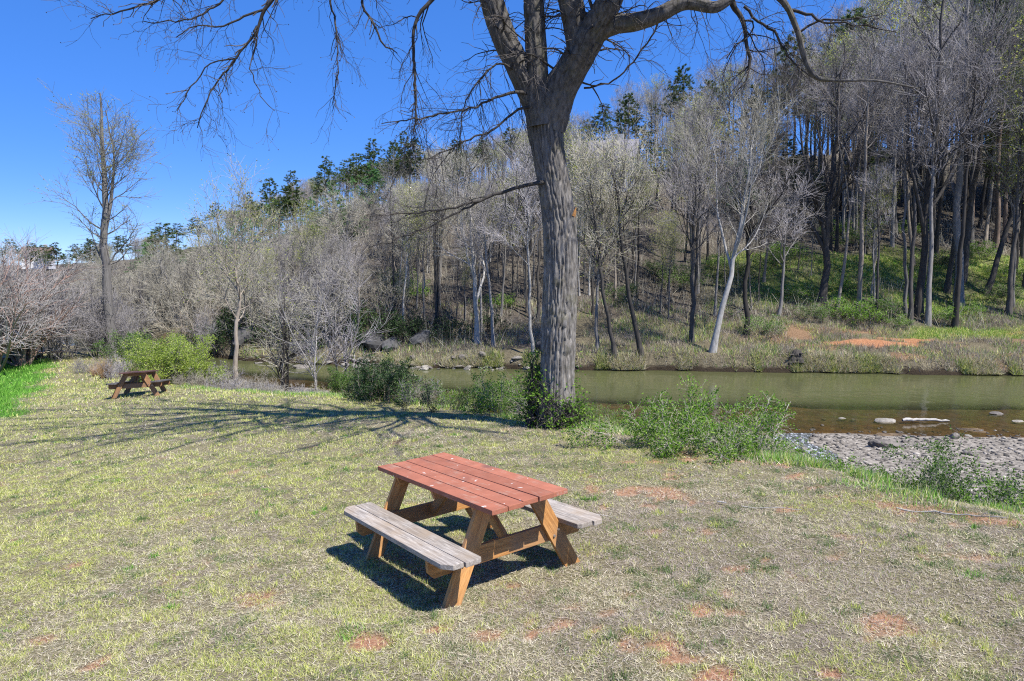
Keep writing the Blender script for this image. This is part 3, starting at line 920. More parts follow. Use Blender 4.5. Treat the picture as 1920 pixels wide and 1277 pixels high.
def big_tree():
    rng = np.random.default_rng(11)
    D = 12.5
    root = at(1042, 800, D); root[2] = hz(root[0], root[1])
    t = thing('riverside_tree', 'large bare tree with furrowed grey trunk and spreading limbs on the bank', 'tree', root)
    off = np.array([*root, 0.0])
    tr = px([(1042, 815, D, 72), (1042, 780, D, 65), (1044, 700, D, 59), (1048, 600, D, 60), (1051, 500, D, 60), (1048, 420, D, 58), (1038, 345, D, 56), (1028, 285, D, 56), (1023, 240, D, 62), (1022, 200, D, 64), (1022, 165, D, 50)])
    S = Soup()
    bark_tube(S, spline(tr, .026) - off, 150, .022, 3, .15)
    # torn stub on the sunny side
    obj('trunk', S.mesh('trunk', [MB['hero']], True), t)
    St = Soup()
    for k in range(5):
        b = at(1072 + rng.uniform(-3, 3), 412 + rng.uniform(-8, 6), D - .1 + rng.uniform(-.05, .1))
        e = b + np.array([.05, -.02, .06 + .09 * rng.random()])
        St.tubes((np.stack([b, (b + e) / 2, e])[None] - root), np.array([[.035, .025, .006]]), 5, rng)
    obj('broken_stub', St.mesh('broken_stub', [WM['pine']]), t)
    limbs = {
        'A': [(1018, 235, D, 52), (1004, 195, D - .02, 50), (984, 150, D - .1, 46), (965, 110, D - .15, 44), (945, 70, D - .2, 43), (930, 30, D - .25, 42), (916, -20, D - .3, 40), (893, -90, D - .3, 36), (868, -180, D - .2, 30), (835, -300, D, 24), (800, -420, D + .2, 16), (760, -560, D + .4, 8)],
        'B': [(1016, 235, D - .12, 46), (1010, 185, D - .17, 42), (1006, 120, D - .2, 39), (1003, 60, D - .22, 37), (1001, 0, D - .25, 36), (997, -90, D - .3, 33), (990, -210, D - .3, 27), (985, -340, D - .2, 20), (975, -480, D, 12), (970, -600, D, 5)],
        'C': [(1028, 240, D, 60), (1046, 175, D - .12, 62), (1072, 130, D - .25, 57), (1096, 90, D - .4, 53), (1118, 48, D - .55, 49), (1140, 8, D - .7, 45), (1165, -55, D - .9, 39), (1190, -150, D - 1.2, 32), (1220, -270, D - 1.6, 24), (1250, -400, D - 2, 15), (1270, -530, D - 2.3, 6)],
        'C1': [(1086, 110, D - .3, 40), (1082, 60, D - .35, 42), (1074, 15, D - .4, 42), (1062, -40, D - .45, 38), (1052, -130, D - .5, 31), (1060, -250, D - .6, 23), (1066, -380, D - .6, 14), (1080, -500, D - .6, 5)],
        'C3': [(1105, 78, D - .45, 32), (1125, 60, D - .5, 33), (1150, 47, D - .6, 32), (1192, 41, D - .75, 30), (1235, 28, D - .85, 26), (1275, 8, D - .9, 23), (1300, 6, D - .95, 21), (1338, 14, D - 1, 19), (1362, 3, D - 1, 16), (1390, -18, D - 1, 14), (1430, -22, D - 1, 12), (1470, 5, D - 1, 11), (1494, 55, D - 1.05, 10), (1508, 105, D - 1.05, 10), (1528, 143, D - 1.1, 9), (1570, 151, D - 1.1, 6), (1640, 151, D - 1.15, 4), (1720, 165, D - 1.2, 2)],
    }
    low, branch_paths, branch_r = {}, [], []
    for k, rows in limbs.items():
        path = spline(px(rows), .035 if k != 'C3' else .04) - off
        S = Soup()
        bark_tube(S, path, 64 if k != 'C3' else 40, .016 if k != 'C3' else .010, len(rows))
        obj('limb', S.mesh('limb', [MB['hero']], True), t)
        i = np.linspace(0, len(path) - 1, 16).astype(int)
        low[k] = (path[i, :3][None], path[i, 3][None])
    # named branches seen against the sky
    br = [
        [(1372, 0, D - .7, 15), (1380, 18, D - .7, 13), (1391, 38, D - .72, 11), (1400, 75, D - .75, 9), (1406, 110, D - .78, 8), (1404, 145, D - .8, 5), (1385, 167, D - .85, 2)],
        [(1395, 12, D - .72, 7), (1420, 40, D - .75, 6), (1452, 60, D - .8, 6), (1466, 82, D - .8, 5), (1488, 118, D - .85, 4), (1524, 146, D - .9, 2)],
        [(1480, 18, D - .9, 8), (1510, 25, D - 1, 7), (1545, 40, D - 1.1, 5), (1600, 45, D - 1.2, 4), (1680, 60, D - 1.3, 2)],
        [(1500, 60, D - .95, 6), (1530, 42, D - 1, 5), (1580, 38, D - 1.1, 4), (1650, 28, D - 1.2, 2)],
        [(1390, 40, D - .72, 5), (1412, 40, D - .8, 5), (1405, 68, D - .8, 3), (1380, 85, D - .85, 3), (1362, 110, D - .9, 2)],
        [(1018, 342, D - .2, 11), (990, 347, D - .3, 9), (950, 357, D - .4, 8), (900, 374, D - .55, 7), (840, 390, D - .7, 5), (780, 400, D - .8, 4), (690, 405, D - 1, 2)],
        [(920, 368, D - .5, 5), (870, 392, D - .6, 5), (820, 417, D - .7, 4), (765, 440, D - .8, 3), (690, 465, D - .9, 2)],
        [(992, 178, D - .2, 10), (965, 172, D - .35, 8), (930, 184, D - .5, 6), (880, 203, D - .7, 5), (800, 220, D - .9, 4), (715, 232, D - 1.1, 2)],
        [(1000, 200, D - .2, 8), (970, 206, D - .4, 6), (930, 238, D - .5, 5), (880, 262, D - .6, 4), (800, 300, D - .8, 2)],
        [(980, 145, D - .15, 7), (940, 120, D - .4, 5), (900, 150, D - .6, 4), (870, 200, D - .7, 3), (862, 260, D - .7, 2)],
        [(1095, 165, D, 5), (1150, 150, D - .2, 4), (1195, 105, D - .3, 4), (1225, 60, D - .35, 4), (1240, 30, D - .4, 5)],
        [(905, -40, D - .3, 18), (850, -130, D - .5, 15), (790, -180, D - .7, 14), (690, -205, D - 1, 13), (590, -120, D - 1.3, 11), (525, -20, D - 1.5, 10), (490, 26, D - 1.5, 8), (480, 60, D - 1.5, 6), (442, 108, D - 1.5, 5), (410, 150, D - 1.5, 4), (384, 198, D - 1.5, 3), (370, 240, D - 1.5, 2)],
        [(700, -205, D - 1, 11), (600, -260, D - 1.2, 10), (480, -190, D - 1.4, 8), (380, -60, D - 1.6, 7), (310, -5, D - 1.6, 5), (240, 18, D - 1.6, 4), (170, 35, D - 1.7, 2)],
        [(600, -130, D - 1.3, 8), (520, -90, D - 1.3, 7), (440, -20, D - 1.4, 5), (380, 25, D - 1.5, 4), (320, 42, D - 1.5, 3), (270, 40, D - 1.5, 2)],
        [(495, 18, D - 1.5, 6), (460, 30, D - 1.55, 5), (420, 50, D - 1.6, 4), (370, 48, D - 1.6, 3), (330, 70, D - 1.6, 2)],
        [(482, 50, D - 1.5, 5), (478, 90, D - 1.55, 4), (470, 130, D - 1.6, 3), (490, 180, D - 1.6, 2), (515, 208, D - 1.6, 1.5)],
        [(440, 110, D - 1.5, 4), (395, 120, D - 1.5, 3), (360, 165, D - 1.55, 3), (332, 208, D - 1.6, 2)],
        [(760, -190, D - .8, 10), (690, -120, D - 1, 8), (635, -50, D - 1.1, 6), (620, 5, D - 1.15, 5), (630, 60, D - 1.2, 4), (634, 125, D - 1.2, 3), (625, 205, D - 1.2, 2)],
        [(720, -150, D - .9, 8), (690, -60, D - 1, 7), (682, 5, D - 1.05, 6), (703, 50, D - 1.1, 5), (722, 85, D - 1.1, 4), (745, 100, D - 1.1, 2)],
        [(870, -105, D - .5, 13), (840, -60, D - .6, 11), (812, -2, D - .7, 10), (791, 20, D - .7, 9), (778, 45, D - .7, 8), (776, 100, D - .7, 7), (780, 160, D - .7, 6), (778, 230, D - .7, 4), (775, 285, D - .7, 2)],
    ]
    Sb = Soup(); Pb, Rb = [], []
    for i, rows in enumerate(br):
        path = spline(px(rows), .10) - off
        path[:, 3] *= .78
        n = len(path)
        path[1:-1, :3] += rng.normal(0, .012, (n - 2, 3))
        Sb.tubes(path[None, :, :3], path[None, :, 3], 7, rng)
        j = np.linspace(0, n - 1, 16)
        q = np.stack([np.interp(j, np.arange(n), path[:, c]) for c in range(4)], 1)
        Pb.append(q[:, :3]); Rb.append(q[:, 3])
    Pb, Rb = np.stack(Pb), np.stack(Rb)
    # the crown above the frame (its shadow lies over the lawn)
    PL = np.concatenate([low[k][0] for k in 'A B C C1'.split()]); RL = np.concatenate([low[k][1] for k in 'A B C C1'.split()])
    P1, R1 = sprout(PL, RL, 26, .42, .98, R(58), R(12), lambda pl, tt, g: 5.2 * (1.25 - .8 * tt), 9, .16, .05, rng, rr=.5, tip=.15, rmin=.012)
    # long lateral limbs reaching out over the lawn on the left
    lat = []
    # (limb, where on it, heading x y, reach, rise, radius)
    for (k, i0, hx, hy, reach, rise, r) in [('A', 8, -1, -.30, 8.2, 1.9, .115), ('A', 10, -1, .05, 8.8, 1.6, .11), ('A', 11, -1, .45, 8.5, 1.8, .10), ('A', 9, -.75, -.85, 6.5, 2.2, .105), ('B', 8, -.55, -1, 6.2, 2.0, .11), ('B', 10, -1, -.12, 8.4, 2.4, .10),
                                            ('B', 11, -.9, .75, 7.6, 2.2, .09), ('C1', 8, -.3, -1, 6.0, 2.4, .10), ('C1', 10, -.9, -.55, 7.4, 2.6, .09), ('C1', 11, -.8, .6, 7.0, 2.4, .085), ('C', 8, .3, -1, 5.2, 2.6, .10), ('C', 10, .9, -.3, 5.0, 2.4, .09), ('C', 11, .2, 1, 6.0, 2.2, .08)]:
        st = low[k][0][0, i0]
        h = np.array([hx, hy]) / math.hypot(hx, hy)
        q = []
        for sv in np.linspace(0, 1, 10):
            q.append((st[0] + h[0] * reach * sv, st[1] + h[1] * reach * sv, st[2] + rise * (sv - .45 * sv ** 2.4) * 1.5, .75 * r * (1 - .8 * sv)))
        q = np.array(q)
        q[1:, :3] += np.cumsum(rng.normal(0, .13, (9, 3)), 0)
        lat.append(q)
    lat = np.stack(lat)
    P1 = np.concatenate([P1, lat[:, :, :3]]); R1 = np.concatenate([R1, lat[:, :, 3]])
    Sb.tubes(P1, R1, 6, rng)
    P2, R2 = sprout(P1, R1, 250, .12, 1, R(42), R(12), lambda pl, tt, g: 2.1 * (1.2 - .6 * tt), 6, .2, .02, rng, rr=.55, tip=.25, rmin=.007)
    Sb.tubes(P2, R2, 4, rng)
    P3, R3 = sprout(P2, R2, 1100, .15, 1, R(40), R(14), lambda pl, tt, g: .75, 3, .22, -.02, rng, rr=.6, tip=.35, rmin=.004)
    # branchlets and twigs of the named branches
    Q2, S2r = sprout(Pb, Rb, 250, .2, 1, R(42), R(14), lambda pl, tt, g: .9 * (1.2 - .5 * tt), 6, .24, -.07, rng, rr=.38, tip=.3, rmin=.0034)
    Sb.tubes(Q2, S2r, 4, rng)
    Q3, S3r = sprout(np.concatenate([Q2, Pb[:, 9:]]), np.concatenate([S2r, Rb[:, 9:]]), 2000, .15, 1, R(42), R(16), lambda pl, tt, g: .24 + .14 * g.random(len(tt)), 4, .28, -.08, rng, rr=.6, tip=.6, rmin=.0026)
    # fine sprays off the lower limbs and trunk
    PLl = np.concatenate([low[k][0][:, 2:9] for k in 'A B C C1'.split()] + [low['C3'][0][:, 2:9]]); RLl = np.concatenate([low[k][1][:, 2:9] for k in 'A B C C1'.split()] + [low['C3'][1][:, 2:9]])
    W1, V1 = sprout(PLl, RLl * .12, 120, .0, 1, R(66), R(15), lambda pl, tt, g: g.uniform(.5, 1.5, len(tt)), 8, .22, -.06, rng, rr=.8, tip=.25, rmin=.005)
    Sb.tubes(W1, V1, 5, rng)
    W2, V2 = sprout(W1, V1, 900, .2, 1, R(42), R(16), lambda pl, tt, g: .32 + .2 * g.random(len(tt)), 4, .26, -.08, rng, rr=.65, tip=.5, rmin=.0028)
    # limp hanging sprays left of the trunk, in front of the hill
    hp = np.stack([at(u, v, D - .4 + rng.uniform(-.4, .4)) - root for u, v in zip(rng.uniform(780, 1000, 48), rng.uniform(120, 330, 48))])
    d = np.tile(np.array([[0, 0, -1.0]]), (48, 1)) + rng.normal(0, .25, (48, 3)); pts = [hp]
    Lh = rng.uniform(.5, 1.6, 48)
    for j in range(7):
        d = nrm(d + rng.normal(0, .16, (48, 3)) + np.array([0, 0, -.08])); pts.append(pts[-1] + d * (Lh / 7)[:, None])
    H1 = np.stack(pts, 1); HR = np.repeat(np.linspace(.0055, .0028, 8)[None], 48, 0)
    # root each spray on the nearest branch point
    cand = np.concatenate([Pb.reshape(-1, 3), P2.reshape(-1, 3), W1.reshape(-1, 3)])
    near = np.argmin(((H1[:, 0][:, None] - cand[None]) ** 2).sum(-1), 1)
    H1 = H1 + (cand[near] - H1[:, 0])[:, None]
    Sb.tubes(H1, HR, 4, rng)
    H2, HR2 = sprout(H1, HR, 380, .1, 1, R(40), R(15), lambda pl, tt, g: .25 + .2 * g.random(len(tt)), 3, .25, -.1, rng, rr=.7, tip=.5, rmin=.0026)
    Sc = Soup()
    Sc.tubes(P3, R3, 3, rng); Sc.tubes(Q3, S3r, 3, rng); Sc.tubes(W2, V2, 3, rng); Sc.tubes(H2, HR2, 3, rng)
    # buds at the twig tips
    c = Q3[:, -1]
    Sc.leaves(c, rng.normal(0, 1, c.shape), .022, .016, rng)
    obj('branches', Sb.mesh('branches', [MB['dark']], True), t)
    obj('crown', Sc.mesh('crown', [MB['twigdark']]), t)
    return root
ROOT = big_tree()

# ------------------------------------------------------------------ single trees one can point to
def gz(u, v, **k):
    p = ground_at(u, v, **k)
    return p

def named_tree(name, u, v, label, rotz=0, dfix=None, **kw):
    if dfix: p = at(u, v, dfix); p[2] = hz(p[0], p[1])
    else: p = gz(u, v, dmin=27 if v < 720 else 3)
    return plant(name, hardwood(**kw), label, 'tree', p, rotz)

named_tree('tall_tree', 212, 662, 'tall budding tree with twin upper stems standing behind the far picnic table', dfix=39.5, seed=21, H=14.6, r0=.29, clear=.34, fork=1, fang=8, ft=1.2, rrl=.27, nl=54, la=62, lr=.165, nb=230, nt=1500,
           bark='grey', twig='twigtan', leaves='bud', nleaf=1500, leafsize=.08, wob=.05, up=.10, sides=12, trad=.008)
named_tree('young_tree', 445, 716, 'young tree with tan trunk and yellow green buds at the water edge', seed=22, H=8.6, r0=.125, clear=.34, nl=20, la=46, lr=.36, nb=150, nt=1300, bark='tan', twig='twigtan',
           leaves='bud', nleaf=2200, leafsize=.075, up=.12, trad=.006)
FT = [
    ('sycamore', 1335, 660, 'white barked leaning tree with forked limbs on the far bank', dict(seed=31, H=12.5, r0=.19, lean=(.13, .02), clear=.42, fork=2, nl=24, la=36, lr=.30, nb=170, nt=1500, bark='pale', twig='twigtan', up=.14)),
    ('bare_tree', 1297, 641, 'slim dark tree just left of the white leaning tree', dict(seed=32, H=11, r0=.15, clear=.48, fork=2, nl=22, la=40, lr=.30, nb=150, nt=1500, bark='dark', twig='twig')),
    ('bare_tree', 1399, 627, 'dark straight tree just right of the white leaning tree', dict(seed=33, H=15.5, r0=.17, clear=.3, fork=1, nl=24, la=38, lr=.26, nb=160, nt=1600, bark='dark', twig='twigdark')),
    ('bare_tree', 1459, 592, 'short thin tree between two dark trunks on the far slope', dict(seed=34, H=9, r0=.12, clear=.35, nl=18, la=44, lr=.30, nb=120, nt=1100, bark='grey', twig='twig')),
    ('bare_tree', 1541, 567, 'big dark candelabra tree at the foot of the grassy terrace', dict(seed=35, H=17.5, r0=.27, clear=.25, fork=4, nl=34, la=40, lr=.24, nb=240, nt=2400, bark='dark', twig='twigdark', up=.14)),
    ('bare_tree', 1722, 592, 'thick dark tree with low forks right of the terrace', dict(seed=36, H=22, r0=.26, clear=.25, fork=3, nl=34, la=38, lr=.22, nb=220, nt=2200, bark='dark', twig='twig')),
    ('bare_tree', 1700, 598, 'slender grey tree hugging the thick forked tree', dict(seed=37, H=17, r0=.13, clear=.45, nl=20, la=36, lr=.22, nb=140, nt=1300, bark='grey', twig='twig')),
    ('bare_tree', 1797, 573, 'tall straight double trunked tree near the right edge', dict(seed=38, H=25, r0=.30, clear=.4, fork=1, nl=34, la=46, lr=.20, nb=220, nt=2200, bark='grey', twig='twig')),
    ('bare_tree', 1846, 553, 'dark tree leaning to the right at the right edge', dict(seed=39, H=17, r0=.20, lean=(.33, .0), clear=.35, nl=24, la=44, lr=.25, nb=160, nt=1500, bark='dark', twig='twigdark')),
    ('bare_tree', 1203, 663, 'dark crooked tree leaning left on the far bank', dict(seed=40, H=11.5, r0=.15, lean=(-.16, .0), clear=.42, fork=1, nl=22, la=42, lr=.30, nb=150, nt=1400, bark='dark', twig='twigtan', leaves='bud', nleaf=700, leafsize=.09)),
    ('bare_tree', 1153, 667, 'dark slim tree leaning left beside the big trunk', dict(seed=41, H=10.5, r0=.13, lean=(-.14, .0), clear=.42, nl=20, la=42, lr=.32, nb=140, nt=1300, bark='dark', twig='twigtan', leaves='bud', nleaf=800, leafsize=.09)),
    ('bare_tree', 1119, 657, 'short upright tree close behind the big trunk', dict(seed=42, H=8.5, r0=.11, clear=.4, nl=18, la=42, lr=.30, nb=120, nt=1100, bark='grey', twig='twigtan', leaves='bud', nleaf=500, leafsize=.09)),
    ('bare_tree', 1000, 667, 'pale thin straight tree left of the big trunk', dict(seed=43, H=11, r0=.10, clear=.45, nl=18, la=36, lr=.24, nb=120, nt=1100, bark='pale', twig='twig')),
    ('bare_tree', 895, 643, 'grey twin stemmed tree above the stony far shore', dict(seed=44, H=11, r0=.17, lean=(-.07, 0), clear=.3, fork=2, nl=22, la=44, lr=.32, nb=160, nt=1500, bark='pale', twig='twigtan')),
    ('bare_tree', 925, 650, 'thin dark tree beside the grey twin stemmed tree', dict(seed=45, H=10, r0=.11, lean=(-.05, 0), clear=.4, nl=18, la=42, lr=.3, nb=130, nt=1200, bark='grey', twig='twig')),
    ('bare_tree', 1640, 488, 'slim grey tree standing on top of the grassy terrace', dict(seed=46, H=14, r0=.16, clear=.5, nl=20, la=40, lr=.24, nb=150, nt=1400, bark='grey', twig='twig')),
]
for nm, u, v, lab, kw in FT:
    named_tree(nm, u, v, lab, **kw)

# saplings on the near bank, left of the middle
for i, (u, v, kw, lab) in enumerate([
    (532, 733, dict(seed=51, H=5.8, W=1.5, ns=8, nb=70, nt=600, r0=.075, spread=8, base=.5, bark='dark', twig='twigtan', trad=.005, up=.05, leaves='bud', nleaf=420, leafsize=.06), 'clump of grey saplings at the lawn edge left of the dark shrubs'),
    (598, 738, dict(seed=52, H=5.2, W=1.0, ns=3, nb=34, nt=380, r0=.06, spread=10, base=.5, bark='silver', twig='twig', trad=.005, up=.05), 'pale leaning saplings beside the dark green shrubs'),
    (636, 728, dict(seed=53, H=6.2, W=.8, ns=2, nb=30, nt=340, r0=.065, spread=8, base=.4, bark='grey', twig='twig', trad=.005, up=.05), 'dark slender sapling rising behind the dark green shrubs')]):
    p = gz(u, v)
    plant('sapling', clump(**kw), lab, 'sapling', p)

# crape myrtles at the left edge
for u, d, lab, rz, sc in [(47, 36.4, 'crape myrtle with reddish fluted stems beyond the bright grass', 0.4, 1.0), (-12, 34.0, 'crape myrtle cut by the left edge of the picture', 2.2, .95)]:
    p = at(u, 690, d); p[2] = hz(p[0], p[1])
    if u > 0: CM = clump(seed=61, H=5.9, W=1.2, ns=17, nb=300, nt=3600, r0=.12, spread=21, base=.42, bark='red', twig='twigred', trad=.0055, up=.03)
    plant('crape_myrtle', CM, lab, 'tree', p, rz, sc)

# ------------------------------------------------------------------ the wooded hill
HW = [hardwood(seed=100 + i, **kw) for i, kw in enumerate([
    dict(H=17, r0=.19, clear=.52, nl=22, la=38, lr=.18, nt=820, nb=90, wob=.05, bark='dark', twig='twig'),
    dict(H=16, r0=.15, clear=.46, nl=24, la=44, lr=.20, nt=820, nb=90, wob=.05, bark='grey', twig='twig', fork=1),
    dict(H=18, r0=.21, clear=.58, nl=20, la=42, lr=.175, nt=820, nb=90, wob=.05, bark='dark', twig='twig'),
    dict(H=15, r0=.14, clear=.42, nl=26, la=40, lr=.21, nt=820, nb=90, wob=.05, bark='pale', twig='twigtan'),
    dict(H=15, r0=.15, clear=.42, nl=24, la=46, lr=.215, nt=820, nb=90, wob=.05, bark='grey', twig='twigtan', fork=2),
    dict(H=14, r0=.13, clear=.38, nl=24, la=42, lr=.215, nt=820, nb=90, wob=.05, bark='grey', twig='twigtan', leaves='bud', nleaf=2300, leafsize=.115),
    dict(H=16, r0=.16, clear=.5, nl=22, la=40, lr=.19, nt=820, nb=90, wob=.05, bark='tan', twig='twig', fork=1, lean=(.08, .02)),
])]
HWH = [17, 16, 18, 15, 15, 14, 16]
SKY_U = [-300, 0, 200, 300, 400, 500, 600, 700, 800, 900, 1000, 1100, 1200, 1300, 1400, 1500, 1600, 1700, 1920, 2300]
SKY_V = [470, 472, 462, 446, 415, 375, 340, 312, 292, 272, 250, 215, 170, 135, 105, 60, 10, -60, -90, -90]

PINES = [(700, 420, 74, 2), (455, 470, 70, 2), (560, 440, 80, 1), (860, 395, 72, 1), (1230, 330, 70, 1), (1505, 300, 66, 1), (1640, 250, 64, 3), (1390, 330, 68, 2), (694, 262, 118, 0), (662, 288, 116, 1), (762, 250, 115, 0), (735, 266, 118, 1), (612, 294, 122, 0), (545, 322, 126, 0), (502, 335, 130, 1), (468, 362, 135, 0), (406, 380, 140, 3), (372, 408, 145, 1), (782, 262, 113, 1),
         (300, 420, 75, 0), (283, 432, 78, 2), (166, 448, 120, 1), (104, 456, 150, 0), (52, 456, 150, 1), (20, 448, 140, 3), (626, 380, 66, 2), (512, 372, 105, 2), (520, 395, 95, 1), (648, 300, 120, 3),
         (1128, 195, 100, 3), (1180, 178, 104, 1), (1098, 225, 100, 3), (1290, 125, 96, 1), (1268, 150, 100, 3), (1330, 150, 92, 1), (1420, 160, 88, 0), (1445, 140, 92, 3), (1500, 62, 84, 1), (1545, 75, 82, 3), (1600, 25, 78, 1), (1640, 70, 80, 0),
         (1700, 45, 72, 3), (1755, 0, 70, 1), (1850, -60, 66, 3), (1888, -20, 70, 1), (1910, 90, 62, 0), (1480, 250, 74, 1), (1360, 240, 84, 0), (1210, 230, 98, 0), (1905, -120, 60, 3), (850, 262, 112, 1), (905, 262, 110, 3), (962, 240, 108, 1), (140, 458, 170, 0), (82, 462, 172, 1), (330, 436, 140, 3), (232, 455, 140, 1)]

def zone(u):
    for lim, txt in [(200, 'above the crape myrtle'), (420, 'behind the tall budding tree'), (620, 'above the young budding tree'), (860, 'above the dark shrubs'), (1010, 'just left of the big trunk'), (1100, 'behind the big trunk'),
                     (1280, 'just right of the big trunk'), (1480, 'behind the white leaning tree'), (1690, 'above the grassy terrace')]:
        if u < lim: return txt
    return 'near the right edge'

def level(y):
    return 'lower' if y < 56 else 'middle' if y < 82 else 'upper'

def woods():
    rng = np.random.default_rng(77)
    n = 6500
    a = rng.uniform(-.98, 1.0, n); y = 45.5 + 104 * rng.random(n) ** 1.12
    x = a * y
    z, reg = land(x, y)
    u = a * F + 960
    keep = (reg == 5)
    # keep the grassy terrace open, thin the trees in front of the house
    keep &= ~((far_green(x, y) > .35) & (rng.random(n) < .93))
    keep &= ~((np.abs(u - 1135) < 60) & (y > 50) & (y < 88) & (rng.random(n) < .6))
    keep &= y < np.interp(u, [-300, 300, 700, 1100, 1500, 2300], [150, 150, 146, 128, 112, 108])
    keep &= ~((np.hypot(x - 11.4, y - 87) < 6.5))
    keep &= ~((u > 1200) & (y < 64) & (rng.random(n) < .55))
    keep &= ~((u > 1050) & (y > 72) & (rng.random(n) < .84))
    pts = []
    for i in np.nonzero(keep)[0]:
        if all((x[i] - p[0]) ** 2 + (y[i] - p[1]) ** 2 > 1.5 ** 2 for p in pts[-250:]):
            pts.append((x[i], y[i], z[i], u[i]))
        if len(pts) >= 1750: break
    pts.sort(key=lambda p: p[1])
    far_pts = []
    cnt = 0
    for (px_, py_, pz_, pu) in pts:
        zmax = EYE[2] + (510 - np.interp(pu, SKY_U, SKY_V)) / F * py_
        Hmax = zmax - pz_
        Hh = rng.uniform(.66, 1.05) * np.interp(pu, [0, 400, 800, 1200, 1600], [12.5, 14.5, 17.5, 20.5, 23])
        Hh = min(Hh, Hmax * rng.uniform(.82, 1.05))
        for (qu, qv, qd, qk) in PINES:        # keep the crowns of the pines in sight
            if py_ < qd and abs(pu - qu) < (36 if qk == 2 else 26):
                Hh = min(Hh, EYE[2] + (510 - (qv + (75 if qd < 100 else 92))) / F * py_ - pz_)
        if Hh < 4.5: continue
        k = int(rng.choice(7, p=[.20, .14, .15, .11, .10, .20, .10]))
        s = Hh / HWH[k]
        sc = (s * rng.uniform(.72, 1.02),) * 2 + (s,)
        if cnt < 290:
            lab = '%s hardwood on the %s slope %s' % (['bare slim dark', 'bare forked grey', 'bare stout dark', 'bare pale', 'bare many forked grey', 'yellow green budding', 'bare leaning tan'][k], level(py_), zone(pu))
            grp = 'hardwoods on the hillside'
            t = plant('hardwood_tree', HW[k], lab, 'tree', (px_, py_, pz_), rng.uniform(0, 6.28), sc, grp)
            t.rotation_euler = (rng.normal(0, .03), rng.normal(0, .03), rng.uniform(0, 6.28))
            cnt += 1
        else:
            far_pts.append((px_, py_, pz_, rng.uniform(0, 6.28), s * rng.uniform(.75, 1.05), s, k))
    return far_pts
FARW = woods()

# pines: (u, v of the tip, depth, prototype)
PN = [pine(201, 19, .17, .34, .17, 90, 2100, 9, nl=.34), pine(202, 18, .17, .42, .17, 80, 1900, 9, nl=.34), pine(203, 13, .15, .10, .24, 100, 2200, 9, needle='pineblue', nl=.32, lay=True), pine(204, 20, .16, .55, .15, 56, 1000, 9, nl=.34)]
PNH = [19, 18, 13, 20]
rngp = np.random.default_rng(5)
for i, (u, v, d, k) in enumerate(PINES):
    top = at(u, v, d); g = hz(top[0], top[1])
    Hh = max(top[2] - g, 6.0)
    s = Hh / PNH[k]
    w = max(min(s * 1.15, 1.3), .8)
    lab, grp = ['%s green pine on the %s slope %s' % (['dark full crowned', 'dark round topped', '', 'thin high crowned'][k], level(d), zone(u)), ''][k == 2], 'pines on the hill'
    if (u, v) == (626, 380): lab, grp = 'bushy bright green pine alone on the middle of the slope', None
    if (u, v) == (300, 420): lab, grp = 'dark evergreen behind the tall budding tree', None
    if k == 2 and grp and u != 626: lab, grp = {283: ('low bushy pine beside the dark evergreen behind the tall tree', None), 512: ('bushy green pine on the slope below the left ridge pines', None), 700: ('small bushy pine low on the slope above the dark shrubs', None), 455: ('small bushy pine directly above the young budding tree', None), 1390: ('small bushy pine behind the white leaning tree', None)}[u]
    plant('pine_tree', PN[k], lab, 'tree', (top[0], top[1], g), rngp.uniform(0, 6.28), (w, w, s), grp)

# the rest of the wood, too many and too far to pick apart
def scatter_stuff(name, pts, protos, label):
    """one object: prototype trees placed on points by geometry nodes"""
    P = np.array(pts)
    col = bpy.data.collections.new(name + '_kinds')
    for i, parts in enumerate(protos):
        sub = bpy.data.collections.new('%s_kind_%02d' % (name, i))
        for nm, me in parts.items():
            sub.objects.link(bpy.data.objects.new(nm, me))
        col.children.link(sub)
    me = bpy.data.meshes.new(name)
    me.vertices.add(len(P)); me.vertices.foreach_set('co', P[:, :3].astype(np.float32).ravel())
    a = me.attributes.new('rz', 'FLOAT', 'POINT'); a.data.foreach_set('value', P[:, 3].astype(np.float32))
    a = me.attributes.new('sc', 'FLOAT_VECTOR', 'POINT'); a.data.foreach_set('vector', np.stack([P[:, 4], P[:, 4], P[:, 5]], 1).astype(np.float32).ravel())
    a = me.attributes.new('kd', 'INT', 'POINT'); a.data.foreach_set('value', P[:, 6].astype(np.int32))
    ob = obj(name, me, kind='stuff', label=label, cat='woods')
    ng = bpy.data.node_groups.new(name, 'GeometryNodeTree')
    ng.interface.new_socket('Geometry', in_out='INPUT', socket_type='NodeSocketGeometry')
    ng.interface.new_socket('Geometry', in_out='OUTPUT', socket_type='NodeSocketGeometry')
    N = ng.nodes; Lk = ng.links
    gi, go = N.new('NodeGroupInput'), N.new('NodeGroupOutput')
    ci = N.new('GeometryNodeCollectionInfo'); ci.inputs['Collection'].default_value = col; ci.inputs['Separate Children'].default_value = True; ci.inputs['Reset Children'].default_value = True
    ip = N.new('GeometryNodeInstanceOnPoints'); ip.inputs['Pick Instance'].default_value = True
    def named(nm, typ):
        q = N.new('GeometryNodeInputNamedAttribute'); q.data_type = typ; q.inputs[0].default_value = nm
        return q.outputs[0]
    cx = N.new('ShaderNodeCombineXYZ'); Lk.new(named('rz', 'FLOAT'), cx.inputs[2])
    m2p = N.new('GeometryNodeMeshToPoints')
    Lk.new(gi.outputs[0], m2p.inputs[0]); Lk.new(m2p.outputs[0], ip.inputs['Points']); Lk.new(ci.outputs[0], ip.inputs['Instance'])
    Lk.new(named('kd', 'INT'), ip.inputs['Instance Index']); Lk.new(cx.outputs[0], ip.inputs['Rotation']); Lk.new(named('sc', 'FLOAT_VECTOR'), ip.inputs['Scale'])
    Lk.new(ip.outputs[0], go.inputs[0])
    md = ob.modifiers.new('scatter', 'NODES'); md.node_group = ng
    return ob
